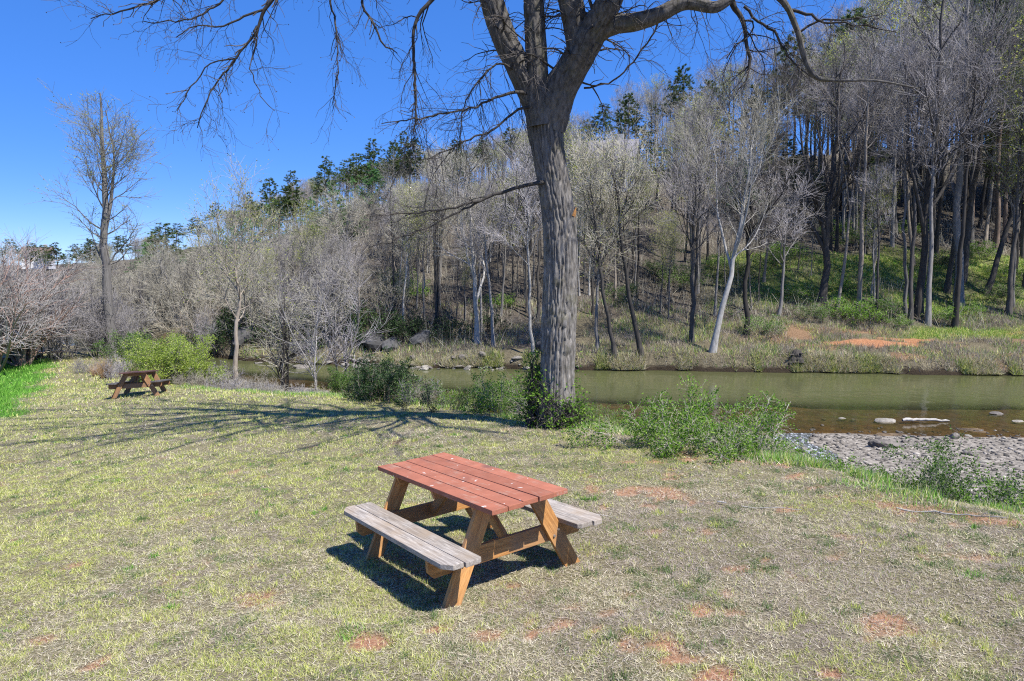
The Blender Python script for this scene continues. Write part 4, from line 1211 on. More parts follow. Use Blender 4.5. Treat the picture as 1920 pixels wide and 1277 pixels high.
scatter_stuff('distant_wood', FARW, HW, 'grey mass of bare trees covering the ridge')

# ------------------------------------------------------------------ shrubs, thickets, dry grass
TK = [clump(301, 4.2, 3.2, 14, 110, 1100, 'grey', 'twig', r0=.045, spread=17, base=.6, trad=.007, up=.05), clump(302, 3.4, 3.0, 16, 110, 1100, 'tan', 'twigtan', r0=.035, spread=24, base=.7, trad=.007, up=.05),
      clump(303, 5.0, 2.6, 9, 90, 1000, 'grey', 'twigtan', r0=.055, spread=12, base=.6, trad=.007, up=.06)]
def thickets():
    rng = np.random.default_rng(9)
    n = 0
    for i in range(4000):
        u = rng.uniform(-330, 760); d = rng.uniform(37, 75)
        p = at(u, 600, d); x, y = p[0], p[1]
        z, reg = land(np.array([x]), np.array([y]))
        if not (reg[0] in (1, 4, 5) or (reg[0] == 0 and y > 38.5 and brink_dist(np.array([x]), np.array([y]))[0] > -16)): continue
        if z[0] < ZW + .1 or (u > 430 and y < 43): continue
        k = int(rng.integers(0, 3))
        s = rng.uniform(.7, 1.25)
        plant('thicket', TK[k], '%s thicket %s %s' % (['tangled bare grey', 'low spreading tan', 'tall bare twiggy'][k], 'close' if y < 45 else 'farther back' if y < 58 else 'deep', zone(u)), 'shrub', (x, y, z[0]), rng.uniform(0, 6.28), s, 'bare thicket beyond the lawn')
        n += 1
        if n >= 110: break
thickets()

def shrub(u, v, label, name='shrub', d=None, push=0.0, rz=0, sc=1.0, **kw):
    p = gz(u, v) if d is None else at(u, v, d)
    x, y = p[0], p[1]
    if push: y += push; x += push * (u - 960) / F
    return plant(name, clump(**kw), label, 'shrub', (x, y, hz(x, y)), rz, sc)

shrub(328, 716, 'large rounded yellow green shrub behind the far picnic table', d=26.5, seed=401, H=1.75, W=3.2, ns=40, nb=420, nt=3200, leaves='lime', nleaf=30000, leafsize=.055, spread=38, base=.55, r0=.02, bark='tan', twig='twigtan', trad=.003)
shrub(246, 690, 'small green shrub at the foot of the tall budding tree', d=33, seed=402, H=1.9, W=1.8, ns=18, nb=140, nt=900, leaves='green', nleaf=8400, leafsize=.06, spread=26, base=.6, r0=.02, trad=.003)
shrub(655, 744, 'dark green leafy shrub at the lawn edge in the middle left', push=.3, seed=403, H=1.35, W=1.5, ns=30, nb=150, nt=1100, leaves='green', nleaf=13000, leafsize=.045, spread=24, base=.7, r0=.015, trad=.0025)
shrub(732, 757, 'dark evergreen shrub just right of the leafy shrub', push=.3, seed=404, H=1.1, W=1.5, ns=30, nb=150, nt=1100, leaves='deep', nleaf=13000, leafsize=.04, spread=28, base=.7, r0=.014, trad=.0025)
shrub(700, 750, 'small dark evergreen shrub tucked between two bigger ones', push=.7, seed=405, H=.95, W=1.0, ns=16, nb=120, nt=800, leaves='deep', nleaf=8400, leafsize=.04, spread=24, base=.7, r0=.014, trad=.0025)
shrub(825, 772, 'sparse low shrub with dark twigs at the lawn edge', push=.5, seed=406, H=.75, W=1.3, ns=16, nb=90, nt=500, leaves='deep', nleaf=1400, leafsize=.03, spread=40, base=.7, r0=.010, trad=.002, bark='dark', twig='twigdark')
shrub(905, 776, 'upright dark green sprig left of the big trunk', push=.2, seed=407, H=.72, W=.6, ns=10, nb=70, nt=420, leaves='green', nleaf=3400, leafsize=.035, spread=18, base=.6, r0=.010, trad=.002)
shrub(955, 782, 'wispy light green shrub beside the big trunk', push=.4, seed=408, H=1.25, W=1.2, ns=14, nb=90, nt=600, leaves='fresh', nleaf=3800, leafsize=.038, spread=24, base=.6, r0=.012, trad=.002)
shrub(865, 765, 'low fresh green shrub between the sparse shrub and the sprig', push=.6, seed=417, H=.7, W=1.1, ns=14, nb=80, nt=500, leaves='fresh', nleaf=3000, leafsize=.035, spread=30, base=.7, r0=.010, trad=.002)
shrub(780, 763, 'grey green scrub between the dark evergreen and the sparse shrub', push=.6, seed=418, H=.8, W=1.2, ns=18, nb=110, nt=700, leaves='green', nleaf=1500, leafsize=.034, spread=34, base=.7, r0=.010, trad=.002, bark='grey', twig='twig')
shrub(985, 786, 'bright leafy shrub pressed against the left side of the big trunk', push=.15, seed=419, H=1.0, W=.8, ns=14, nb=100, nt=650, leaves='fresh', nleaf=3600, leafsize=.036, spread=26, base=.7, r0=.010, trad=.002)
shrub(1075, 792, 'leafy shrub at the right foot of the big trunk', push=.25, seed=420, H=.85, W=.9, ns=16, nb=110, nt=700, leaves='fresh', nleaf=3200, leafsize=.036, spread=32, base=.7, r0=.010, trad=.002, droop=.06)
shrub(920, 772, 'straggly light green shrub behind the upright sprig', push=1.0, seed=421, H=1.15, W=1.2, ns=16, nb=110, nt=700, leaves='fresh', nleaf=2600, leafsize=.038, spread=28, base=.7, r0=.012, trad=.002)
shrub(1115, 800, 'tangled half green shrub right of the big trunk', push=.5, seed=409, H=1.05, W=1.4, ns=20, nb=150, nt=900, leaves='fresh', nleaf=4600, leafsize=.035, spread=36, base=.7, r0=.010, trad=.002, bark='tan', twig='twigtan', droop=.08)
shrub(1205, 820, 'green bramble with arching dead canes at the lawn edge', push=.4, seed=410, H=.95, W=1.9, ns=26, nb=190, nt=1200, leaves='fresh', nleaf=10400, leafsize=.036, spread=44, base=.8, r0=.009, trad=.002, bark='cane', twig='twigtan', droop=.14)
shrub(1310, 843, 'largest green bramble heap with grey canes above the gravel', push=.3, seed=411, H=.95, W=2.0, ns=44, nb=340, nt=2100, leaves='fresh', nleaf=15200, leafsize=.036, spread=58, base=.9, r0=.009, trad=.002, bark='cane', twig='cane', droop=.24)
shrub(1310, 800, 'tall fresh sprig growing out of the bramble heap', push=.2, d=10.6, seed=412, H=1.15, W=.5, ns=6, nb=40, nt=240, leaves='fresh', nleaf=2200, leafsize=.036, spread=10, base=.5, r0=.008, trad=.002)
shrub(1390, 855, 'drooping heap of dead vines at the end of the brambles', push=.2, seed=413, H=.7, W=1.0, ns=40, nb=220, nt=900, leaves='fresh', nleaf=1800, leafsize=.03, spread=50, base=.7, r0=.007, trad=.0018, bark='cane', twig='cane', droop=.22)
shrub(1600, 878, 'small ferny green shrub on the slope above the trickle', d=9.6, seed=414, H=.62, W=.6, ns=14, nb=80, nt=420, leaves='green', nleaf=2400, leafsize=.03, spread=28, base=.6, r0=.006, trad=.0016)
shrub(1790, 940, 'sprawling leafy shrub with bare twigs at the right edge of the lawn', d=7.9, seed=415, H=.95, W=1.1, ns=22, nb=150, nt=700, leaves='green', nleaf=5200, leafsize=.03, spread=40, base=.7, r0=.007, trad=.0016, bark='grey', twig='twig')
shrub(1850, 900, 'taller leafy stem behind the sprawling shrub on the right', d=8.6, seed=416, H=1.35, W=.8, ns=9, nb=80, nt=420, leaves='fresh', nleaf=3000, leafsize=.032, spread=30, base=.6, r0=.008, trad=.0016, bark='grey', twig='twig')

# a continuous low tangle along the lawn edge
TG = [clump(431, .62, 1.3, 22, 150, 800, leaves='lime', nleaf=3000, leafsize=.034, spread=46, base=.9, r0=.008, trad=.002, bark='cane', twig='cane', droop=.14),
      clump(432, .7, 1.2, 18, 130, 700, leaves='fresh', nleaf=3000, leafsize=.036, spread=36, base=.9, r0=.008, trad=.002, bark='tan', twig='twigtan', droop=.06),
      clump(433, .55, 1.3, 24, 150, 800, leaves='lime', nleaf=1200, leafsize=.03, spread=50, base=.9, r0=.007, trad=.002, bark='cane', twig='twigtan', droop=.16)]
rngb = np.random.default_rng(12)
for i, (u, v, d, k) in enumerate([(1490, 862, 9.9, 2), (1530, 872, 9.7, 1), (1570, 880, 9.3, 1), (1620, 892, 9.2, 0), (1655, 902, 8.9, 1), (1690, 915, 8.6, 0), (1725, 925, 8.3, 1), (1840, 945, 7.6, 2), (1885, 950, 7.4, 1), (1750, 905, 9.2, 2), (1640, 880, 10.0, 2)]):
    p = at(u, v, d)
    plant('bank_weed', TG[k], '%s weed clump on the slope above the gravel %s' % (['yellow green', 'fresh green', 'half dead'][k], 'below the trickle' if u < 1600 else 'left of the sprawling shrub' if u < 1760 else 'at the right edge'), 'weed', (p[0], p[1], hz(p[0], p[1])), i * 1.1, rngb.uniform(.5, .85), 'weeds above the gravel')
for i, u in enumerate([608, 640, 700, 760, 800, 842, 880, 930, 972, 1008, 1055, 1090, 1135, 1165, 1195, 1230, 1262, 1290, 1335, 1362, 1400, 1425]):
    v = float(np.interp(u, [600, 750, 900, 1060, 1250, 1430], [741, 750, 771, 797, 822, 852])) - 3
    p = gz(u, v); y = p[1] + rngb.uniform(.15, .5); x = p[0] + rngb.normal(0, .05)
    k = int(rngb.integers(0, 3))
    plant('bramble', TG[k], '%s low tangle at the lawn edge %s' % (['yellow green', 'fresh green', 'half dead'][k], 'near the dark shrubs' if u < 790 else 'left of the big trunk' if u < 1010 else 'at the foot of the big trunk' if u < 1080 else 'right of the big trunk' if u < 1260 else 'by the bramble heap'), 'bramble', (x, y, hz(x, y)), rngb.uniform(0, 6.28), rngb.uniform(.75, 1.15), 'brambles along the lawn edge')

# climbing vine round the foot of the big tree
def vine():
    rng = np.random.default_rng(15)
    t = thing('climbing_vine', 'leafy vine wrapped round the foot of the big trunk', 'vine', ROOT)
    n = 105
    th0 = rng.uniform(0, 2 * math.pi, n); pts = []
    L = rng.uniform(.5, 1.0, n) * (1 + .5 * np.cos(th0 - 2.6))
    for j in range(9):
        s = j / 8
        th = th0 + (rng.random(n) - .5) * .7 + .5 * s * np.sin(th0 * 3)
        r = .47 - .09 * s + rng.normal(0, .03, n) + .06 * rng.random(n)
        pts.append(np.stack([r * np.cos(th), r * np.sin(th), s * L - .05], 1))
    P = np.stack(pts, 1); Rd = np.repeat(np.linspace(.014, .004, 9)[None], n, 0)
    S1 = Soup().tubes(P, Rd, 5, rng)
    P2, R2 = sprout(P, Rd, 900, .1, 1, R(55), R(20), lambda pl, tt, g: .22 + .2 * g.random(len(tt)), 4, .3, -.05, rng, rr=.6, tip=.4, rmin=.003)
    S1.tubes(P2, R2, 3, rng)
    obj('stem', S1.mesh('stem', [MB['twigdark']]), t)
    c, d = tips(P2, rng, 4200, .2)
    # denser towards the top left of the mat
    S3 = Soup(); S3.leaves(c + rng.normal(0, .03, c.shape), d + rng.normal(0, .8, c.shape), .05 * rng.uniform(.6, 1.4, len(c)), .036, rng)
    obj('foliage', S3.mesh('foliage', [ML['fresh']]), t)
vine()

# green shrubs on the far slope
GS = [clump(501, 1.6, 2.6, 26, 170, 900, leaves='fresh', nleaf=2600, leafsize=.10, spread=38, base=.7, r0=.02, trad=.005), clump(502, 1.9, 2.4, 24, 170, 900, leaves='green', nleaf=2600, leafsize=.10, spread=34, base=.7, r0=.02, trad=.005)]
spots = [(1580, 592, 0, 1.2), (1612, 603, 0, 1.3), (1648, 590, 1, 1.0), (1500, 560, 0, 1.0), (1346, 500, 0, .9), (1432, 625, 1, 1.0), (1478, 480, 0, 1.1), (1562, 440, 0, 1.2), (1604, 462, 1, 1.2), (1700, 440, 0, 1.2), (1900, 520, 0, 1.1), (1835, 480, 0, 1.2),
         (1278, 540, 1, 1.3), (1250, 520, 1, 1.1), (1880, 560, 1, .9), (1760, 600, 0, .9), (1680, 612, 0, .8), (1530, 600, 1, .9), (1380, 520, 1, 1.0), (1630, 430, 0, 1.2), (1780, 500, 1, 1.0), (1160, 560, 1, .9), (938, 575, 0, .9), (768, 560, 0, 1.3), (745, 540, 1, 1.2), (1820, 590, 0, .9), (1600, 545, 0, .8), (1450, 500, 1, 1.0)]
rngs = np.random.default_rng(3)
for (u, v, k, s) in spots:
    p = gz(u, v, dmin=40)
    plant('slope_shrub', GS[k], '%s leafy shrub on the %s far slope %s' % (['fresh green', 'darker green'][k], level(p[1]), zone(u)), 'shrub', p, rngs.uniform(0, 6.28), (s * .9, s * .9, s * .62), 'green shrubs on the far slope')

DS = [clump(511, 1.7, 2.8, 26, 170, 800, leaves='deep', nleaf=4200, leafsize=.11, spread=40, base=.8, r0=.02, trad=.006, bark='dark', twig='twigdark'), clump(512, 1.3, 2.4, 24, 150, 800, leaves='deep', nleaf=1400, leafsize=.09, spread=44, base=.8, r0=.02, trad=.006, bark='dark', twig='twigdark')]
for i, (u, v, k, s_) in enumerate([(395, 640, 1, 1.2), (440, 630, 0, 1.1), (500, 640, 1, 1.2), (545, 632, 0, .9), (590, 640, 1, 1.2), (660, 630, 0, 1.1), (700, 622, 1, 1.3), (750, 632, 0, .9), (800, 628, 1, 1.2), (850, 632, 1, 1.0), (620, 615, 1, 1.3), (905, 618, 1, 1.1), (560, 605, 1, 1.2), (470, 610, 1, 1.2)]):
    p = gz(u, v, dmin=40)
    plant('dark_shrub', DS[k], '%s dark shrub on the steep far bank %s' % (['evergreen', 'half bare'][k], zone(u)), 'shrub', p, i * 1.7, s_, 'dark shrubs on the steep far bank')

# broomsedge tufts by the far table
def straw_tuft(seed, H, n, spread=.25):
    rng = np.random.default_rng(seed)
    az = rng.uniform(0, 6.28, n); a = np.abs(rng.normal(0, spread, n))
    b = np.stack([np.cos(az), np.sin(az), np.zeros(n)], 1) * .14 * rng.random((n, 1))
    d = np.stack([np.cos(az) * np.sin(a), np.sin(az) * np.sin(a), np.cos(a)], 1)
    S = Soup(); S.needles(b, d, H * rng.uniform(.5, 1.1, n), .014, rng)
    return S.mesh('blades', [ML['straw']])
TF = [straw_tuft(1, 1.0, 380), straw_tuft(2, .8, 300, .35)]
for (u, d, k, s, lab) in [(196, 29.5, 0, 1.0, 'tan broomsedge tuft left of the far picnic table'), (258, 27.0, 1, 1.1, 'tan broomsedge tuft directly behind the far picnic table'), (300, 25.5, 1, .95, 'tan broomsedge tuft right behind the far picnic table'), (446, 25.5, 1, .9, 'tan broomsedge tuft at the foot of the young budding tree'), (278, 28.5, 0, .9, 'tan broomsedge tuft against the yellow green shrub'), (180, 31, 1, .8, 'leftmost small tan broomsedge tuft')]:
    p = at(u, 710, d)
    t = thing('broomsedge', lab, 'grass', (p[0], p[1], hz(p[0], p[1])), u, 'broomsedge tufts', s)
    obj('blades', TF[k], t)
LB = [clump(521, .8, 1.4, 40, 220, 900, 'grey', 'twig', r0=.010, spread=40, base=.8, trad=.004), clump(522, .9, 1.3, 36, 200, 900, 'tan', 'twigtan', r0=.010, spread=30, base=.8, trad=.004)]
for i, (u, d, k, s) in enumerate([(210, 31, 0, 1.1), (232, 29.5, 0, 1.1), (170, 33, 0, 1.0), (285, 27, 1, .9), (395, 25.5, 1, 1.1), (420, 24.5, 0, 1.0), (460, 24, 1, .9), (490, 23, 0, .9), (510, 22.5, 1, .8), (375, 27.5, 0, 1.1), (440, 26, 0, 1.0), (560, 21.8, 1, .8), (580, 21.2, 0, .7), (480, 25, 1, 1.0), (350, 25.3, 1, .7), (780, 17.6, 1, .7), (1010, 14, 1, .8), (430, 28, 1, 1.4), (465, 27, 0, 1.4), (500, 26, 1, 1.3), (525, 24.5, 0, 1.3), (555, 24, 1, 1.2), (585, 23.5, 0, 1.1), (610, 22, 1, 1.0), (400, 29, 0, 1.5), (475, 30, 1, 1.5), (540, 28, 0, 1.4)]):
    p = at(u, 710, d)
    plant('dry_brush', LB[k], 'low %s brush %s' % (['dry grey', 'dry tan'][k], 'left of the far picnic table' if u < 240 else 'behind the far picnic table' if u < 330 else 'right of the yellow green shrub' if u < 430 else 'at the foot of the young budding tree' if u < 500 else 'below the clump of grey saplings' if u < 575 else 'beside the leaning saplings' if u < 700 else 'near the sparse low shrub' if u < 900 else 'left of the big trunk'), 'shrub', (p[0], p[1], hz(p[0], p[1])), i * 1.3, s, 'dry brush at the lawn edge')

# ------------------------------------------------------------------ stones, boulders, driftwood
def stone_mesh(seed, sub, flat=.5, rough=.25):
    rng = np.random.default_rng(seed)
    bm = bmesh.new()
    bmesh.ops.create_icosphere(bm, subdivisions=sub, radius=1.0)
    sc = np.array([1.0, rng.uniform(.6, .9), flat * rng.uniform(.7, 1.2)])
    cuts = nrm(rng.normal(size=(6, 3))); cd = rng.uniform(.55, .85, 6)
    for v in bm.verts:
        p = np.array(v.co)
        for c, d in zip(cuts, cd):      # broken faces
            e = p @ c - d
            if e > 0: p = p - c * e * .85
        n = float(fbm(p[0:1] * 1.7 + seed, p[1:2] * 1.7, p[2:3] * 1.7, 3)[0]) - .5
        v.co = Vector(p * (1 + rough * 2 * n) * sc)
    me = bpy.data.meshes.new('stone'); bm.to_mesh(me); bm.free()
    return me

def stone_mat(name, lo, hi):
    M = Mat(name)
    f = M.noise(M.coord(), 2.2, 6, .65)
    c = M.ramp(f, [(.3, lo), (.7, hi)])
    c = M.hsv(c, h=M.n('MapRange', {'Value': M.rand(), 'To Min': .485, 'To Max': .515}).outputs[0], v=rnd_range(M, .55, 1.25))
    M.p(Base_Color=c, Roughness=.85).bump(f, .6, .05)
    return M.m
MS = stone_mat('river_stone', (.12, .108, .09), (.31, .28, .24))
MSD = stone_mat('dark_rock', (.03, .03, .031), (.10, .098, .097))
STN = [stone_mesh(i, 2, .5) for i in range(8)]
for me in STN: me.materials.append(MS)

def stones_on_gravel():
    rng = np.random.default_rng(42)
    # the 300 that show largest, as stones of the gravel bar
    y = np.sqrt(rng.uniform(13.5 ** 2, 25.6 ** 2, 4000)); x = rng.uniform(.33, .75, 4000) * y
    z, reg = land(x, y)
    k = (reg == 2) | ((reg == 3) & (rng.random(4000) < .15))
    pts = np.stack([x, y, z], 1)[k][:300]
    for p in pts:
        s = .05 + .09 * rng.random() ** 2.2 + (.10 if rng.random() < .04 else 0)
        o = obj('stone', STN[int(rng.integers(8))], SET['gravel_bar'], (p[0], p[1], p[2] + s * .12))
        o.rotation_euler = (rng.normal(0, .15), rng.normal(0, .15), rng.uniform(0, 6.28)); o.scale = (s * rng.uniform(.8, 1.4), s, s * rng.uniform(.8, 1.3))
    # smaller pebbles all over the bar, joined
    n = 9000
    x = rng.uniform(-2, 24, n * 5); y = rng.uniform(12, 26.5, n * 5)
    z, reg = land(x, y)
    yn, _ = shore(x, y)
    k = (reg == 2) | ((reg == 3) & (y - yn < 1.6) & (rng.random(len(x)) < .35))
    x, y, z = x[k][:n], y[k][:n], z[k][:n]
    n = len(x)
    bm = bmesh.new(); bmesh.ops.create_icosphere(bm, subdivisions=1, radius=1.0)
    B = np.array([v.co[:] for v in bm.verts]); Fi = np.array([[v.index for v in f.verts] for f in bm.faces]); bm.free()
    # an icosahedron is enough for a pebble a few pixels wide
    ico = bmesh.new(); bmesh.ops.create_icosphere(ico, subdivisions=1, radius=1.0); ico.free()
    t = (1 + 5 ** .5) / 2
    B = nrm(np.array([(-1, t, 0), (1, t, 0), (-1, -t, 0), (1, -t, 0), (0, -1, t), (0, 1, t), (0, -1, -t), (0, 1, -t), (t, 0, -1), (t, 0, 1), (-t, 0, -1), (-t, 0, 1)]))
    Fi = np.array([(0, 11, 5), (0, 5, 1), (0, 1, 7), (0, 7, 10), (0, 10, 11), (1, 5, 9), (5, 11, 4), (11, 10, 2), (10, 7, 6), (7, 1, 8), (3, 9, 4), (3, 4, 2), (3, 2, 6), (3, 6, 8), (3, 8, 9), (4, 9, 5), (2, 4, 11), (6, 2, 10), (8, 6, 7), (9, 8, 1)])
    s = ((.016 + .075 * rng.random(n) ** 3) * (.6 + .9 * fbm(x * .7, y * .7, 93, 3)))[:, None, None]
    az = rng.uniform(0, 6.28, n)
    J = B[None] * (1 + rng.normal(0, .14, (n, 12, 1))) * np.array([1.25, .85, .5]) * s
    X = J[..., 0] * np.cos(az)[:, None] - J[..., 1] * np.sin(az)[:, None]; Y = J[..., 0] * np.sin(az)[:, None] + J[..., 1] * np.cos(az)[:, None]
    V = np.stack([X + x[:, None], Y + y[:, None], J[..., 2] + (z + .006)[:, None]], -1)
    Fc = (Fi[None] + (np.arange(n) * 12)[:, None, None]).reshape(-1, 3)
    M = Mat('pebbles')
    c = M.ramp(M.attr('tint'), [(0, (.05, .045, .038)), (.35, (.14, .123, .10)), (.75, (.25, .222, .185)), (1, (.45, .41, .36))])
    M.p(Base_Color=M.mix(.4, c, M.noise(M.pos(), 40, 4), 'SOFT_LIGHT'), Roughness=.85)
    o = obj('pebbles', mesh_np('pebbles', V, [Fc], [M.m], False, {'tint': np.repeat(rng.random(n) * (.3 + .7 * sstep(-.6, 2.2, np.interp(x, NEAR_X, NEAR_Y) - y)), 12)}), SET['gravel_bar'], kind='stuff')
stones_on_gravel()

# stones of the far shore and dark rocks on the steep left bank
rngt = np.random.default_rng(8)
for i in range(110):
    u = rngt.uniform(640, 960) if i < 70 else rngt.uniform(470, 1100)
    x = (u - 960) / F * 41.5
    yn, yf = shore(np.array([x]), np.array([41.5]))
    y = yf[0] + rngt.normal(.0, .45); x = (u - 960) / F * y
    s = .10 + .26 * rngt.random() ** 2
    o = obj('stone', STN[int(rngt.integers(8))], SET['far_bank'], (x, y, max(hz(x, y), ZW) + s * .15))
    o.rotation_euler = (rngt.normal(0, .2), rngt.normal(0, .2), rngt.uniform(0, 6.28)); o.scale = (s * 1.3, s, s)
BLD = [stone_mesh(20 + i, 3, .75, .3) for i in range(4)]
for me in BLD: me.materials.append(MSD)
for i, (u, v, s, lab) in enumerate([(462, 640, 1.3, 'dark boulder on the far bank behind the young budding tree'), (700, 645, 1.2, 'big dark boulder above the dark green shrubs'),
                                  (735, 650, .9, 'dark boulder beside the stony far shore'), (785, 640, .8, 'dark rock at the left end of the stony shore'), (560, 660, .9, 'dark rock between the saplings and the far bank'), (1030, 655, .8, 'dark rock behind the big trunk')]):
    p = gz(u, v, dmin=38)
    o = obj('boulder', BLD[i % 4], loc=(p[0], p[1], p[2] + .15 * s), label=lab, cat='rock', group='dark rocks on the far bank')
    o.rotation_euler = (rngt.normal(0, .2), rngt.normal(0, .2), rngt.uniform(0, 6.28)); o.scale = (s * 1.2, s, s * .9)
# pale rocks in the water and on the bar
BLP = [stone_mesh(30 + i, 3, .45, .25) for i in range(4)]
for me in BLP: me.materials.append(MS)
for i, (u, v, s, lab) in enumerate([(1868, 776, .30, 'flat pale rock standing in the river at the right'), (1660, 790, .32, 'rounded pale rock at the left end of the driftwood log'), (1655, 838, .42, 'brown flat slab lying on the gravel'), (1580, 784, .16, 'pale rock in the middle of the shallow water'), (1600, 786, .13, 'small pale rock right of the midstream rock'),
                                    (1650, 786, .12, 'small pale rock between midstream rock and log'), (1488, 776, .10, 'small pale rock far left in the shallows'), (1437, 776, .10, 'leftmost small pale rock in the shallows'), (1545, 784, .11, 'little pale rock left of the midstream rock'), (1910, 790, .22, 'grey rock close to the right edge in the shallows'),
                                    (772, 706, .28, 'flat pale rock in the river above the dark evergreen shrub'), (735, 702, .22, 'pale rock close to the leafy shrub in the river'), (565, 690, .5, 'pale flat rock seen between the leaning saplings')]):
    p = gz(u, v)
    o = obj('river_rock', BLP[i % 4], loc=(p[0], p[1], max(p[2], ZW - .06) + .18 * s), label=lab, cat='rock', group='pale rocks in the river')
    o.rotation_euler = (rngt.normal(0, .08), rngt.normal(0, .08), rngt.uniform(-.4, .4)); o.scale = (s * 1.3, s, s * .9)
def log(name, a, b, r, label, mat, cat='log', knots=3, seed=0):
    rng = np.random.default_rng(seed)
    a, b = np.array(a), np.array(b)
    s = np.linspace(0, 1, 14)[:, None]
    P = a * (1 - s) + b * s + np.concatenate([np.zeros((1, 3)), np.cumsum(rng.normal(0, np.linalg.norm(b - a) * .008, (13, 3)), 0)])
    Rr = r * (1 - .45 * s[:, 0]) * (1 + rng.normal(0, .08, 14)); Rr[0] *= .75; Rr[-1] *= .6
    o0 = P[0].copy()
    S = Soup().tubes((P - o0)[None], Rr[None], 8, rng)
    if knots:
        Q, q = sprout((P - o0)[None], Rr[None], knots, .2, .95, R(50), R(12), lambda pl, t, g: np.full(len(t), np.linalg.norm(b - a) * .22), 5, .2, .05, rng, rr=.45, tip=.3, rmin=r * .12)
        S.tubes(Q, q, 5, rng)
    return obj(name, S.mesh(name, [mat], True), loc=o0, label=label, cat=cat)
p0, p1 = gz(1692, 793), gz(1775, 790)
p0[2] = max(p0[2], ZW) + .10; p1[2] = max(p1[2], ZW) + .08
log('driftwood_log', p0, p1, .07, 'pale driftwood log lying in the shallows at the right', MB['silver'], knots=0, seed=4)
for i, (u0, v0, u1, v1, r, lab) in enumerate([(1095, 966, 1190, 976, .006, 'thin fallen twig right of the near picnic table'), (1390, 953, 1500, 962, .007, 'thin fallen twig on the lawn right of the table'), (1680, 957, 1885, 978, .011, 'long fallen branch at the right edge of the lawn'), (1668, 922, 1790, 918, .014, 'curved fallen branch beside the sprawling shrub'),
                                              (930, 782, 1010, 792, .02, 'fallen branch lying at the foot of the big trunk'), (1345, 945, 1362, 949, .012, 'short pale stick beside a clay patch')]):
    a, b = ground_at(u0, v0, dmax=30), ground_at(u1, v1, dmax=30)
    a[2] += r + .015; b[2] += r + .02
    log('fallen_branch', a, b, r * .7, lab, MB['silver'], 'branch', 3, 20 + i)
# bare stick standing out of the brambles
a = at(1436, 822, 10.6); b = at(1474, 752, 10.9); a[2] -= .25
log('dead_stick', a, b, .011, 'single bare stick poking up right of the brambles', MB['cane'], 'branch', 1, 33)
# stump on the far bank
def stump():
    rng = np.random.default_rng(6)
    p = gz(1492, 672, dmin=37)
    t = thing('stump', 'dark broken tree stump at the far water edge', 'stump', p)
    S = Soup(); bark_tube(S, spline(np.array([(0, 0, -.2, .34), (0, 0, .06, .27), (.03, 0, .22, .22), (.07, .02, .40, .15), (.09, .03, .5, .05)]), .04), 40, .05, 9, .22)
    obj('trunk', S.mesh('trunk', [MB['dark']], True), t)
    for k in range(11):      # torn roots splaying from it
        th = k * .571 + rng.normal(0, .15); L = rng.uniform(.35, .75); up = rng.uniform(-.1, .45)
        q = np.array([(0, 0, .08), (.35 * L * math.cos(th), .35 * L * math.sin(th), .12 + .3 * up), (.75 * L * math.cos(th + .1), .75 * L * math.sin(th + .1), .10 + .5 * up), (L * math.cos(th), L * math.sin(th), .02 + .55 * up)])
        q += rng.normal(0, .02, q.shape)
        r = rng.uniform(.06, .11)
        obj('root', Soup().tubes(q[None], np.array([[r, r * .8, r * .5, r * .15]]), 6, rng).mesh('root', [MB['dark']], True), t)
stump()

def riffle():
    rng = np.random.default_rng(2)
    a, b = ground_at(1545, 866), ground_at(1478, 815)
    n, m = 60, 12
    V = []
    for i in range(n):
        s = i / (n - 1); c = a * (1 - s) + b * s + np.array([.25 * math.sin(s * 7), 0, 0])
        w = .35 + .35 * s
        for j in range(m):
            x = c[0] + (j / (m - 1) - .5) * 2 * w
            V.append((x, c[1], hz_fast(x, c[1]) + .045 + .03 * math.sin(i * .9 + j * .7) * rng.random()))
    idx = np.arange(n * m).reshape(n, m)
    Q = np.stack([idx[:-1, :-1], idx[:-1, 1:], idx[1:, 1:], idx[1:, :-1]], -1).reshape(-1, 4)
    M = Mat('riffle_water')
    f = M.noise(M.pos((1, .5, 1)), 9, 5, .7)
    c = M.ramp(f, [(.5, (.07, .075, .07)), (.62, (.60, .63, .68))])
    M.p(Base_Color=c, Roughness=.12).bump(f, .8, .05)
    obj('riffle_water', mesh_np('riffle_water', V, [Q], [M.m], True), kind='structure')
def hz_fast(x, y): return hz(x, y)
riffle()

# ------------------------------------------------------------------ houses and the little bridge
def plain_mat(name, col, rough=.8, scale=6, amt=.15):
    M = Mat(name)
    n = M.noise(M.coord(), scale, 4)
    M.p(Base_Color=M.ramp(n, [(.3, tuple(c * (1 - amt) for c in col)), (.7, tuple(min(1, c * (1 + amt)) for c in col))]), Roughness=rough)
    return M.m
HM = dict(blue=plain_mat('blue_grey_siding', (.30, .36, .50)), roof=plain_mat('pale_metal_roof', (.17, .165, .20), .8), white=plain_mat('white_trim', (.75, .75, .75)), glass=plain_mat('window_glass', (.04, .05, .06), .1), brown=plain_mat('brown_roof', (.16, .10, .09)), conc=plain_mat('pale_concrete', (.42, .42, .40), .9, 3), dark=plain_mat('dark_opening', (.03, .03, .03)))
def boxm(name, lo, hi, mat, bev=.01):
    bm = bmesh.new()
    bmesh.ops.create_cube(bm, size=1)
    for v in bm.verts:
        v.co = Vector([(a + b) / 2 + c * (b - a) for a, b, c in zip(lo, hi, v.co)])
    if bev: bmesh.ops.bevel(bm, geom=list(bm.edges), offset=bev, segments=1, affect='EDGES')
    me = bpy.data.meshes.new(name); bm.to_mesh(me); bm.free(); me.materials.append(mat)
    return me
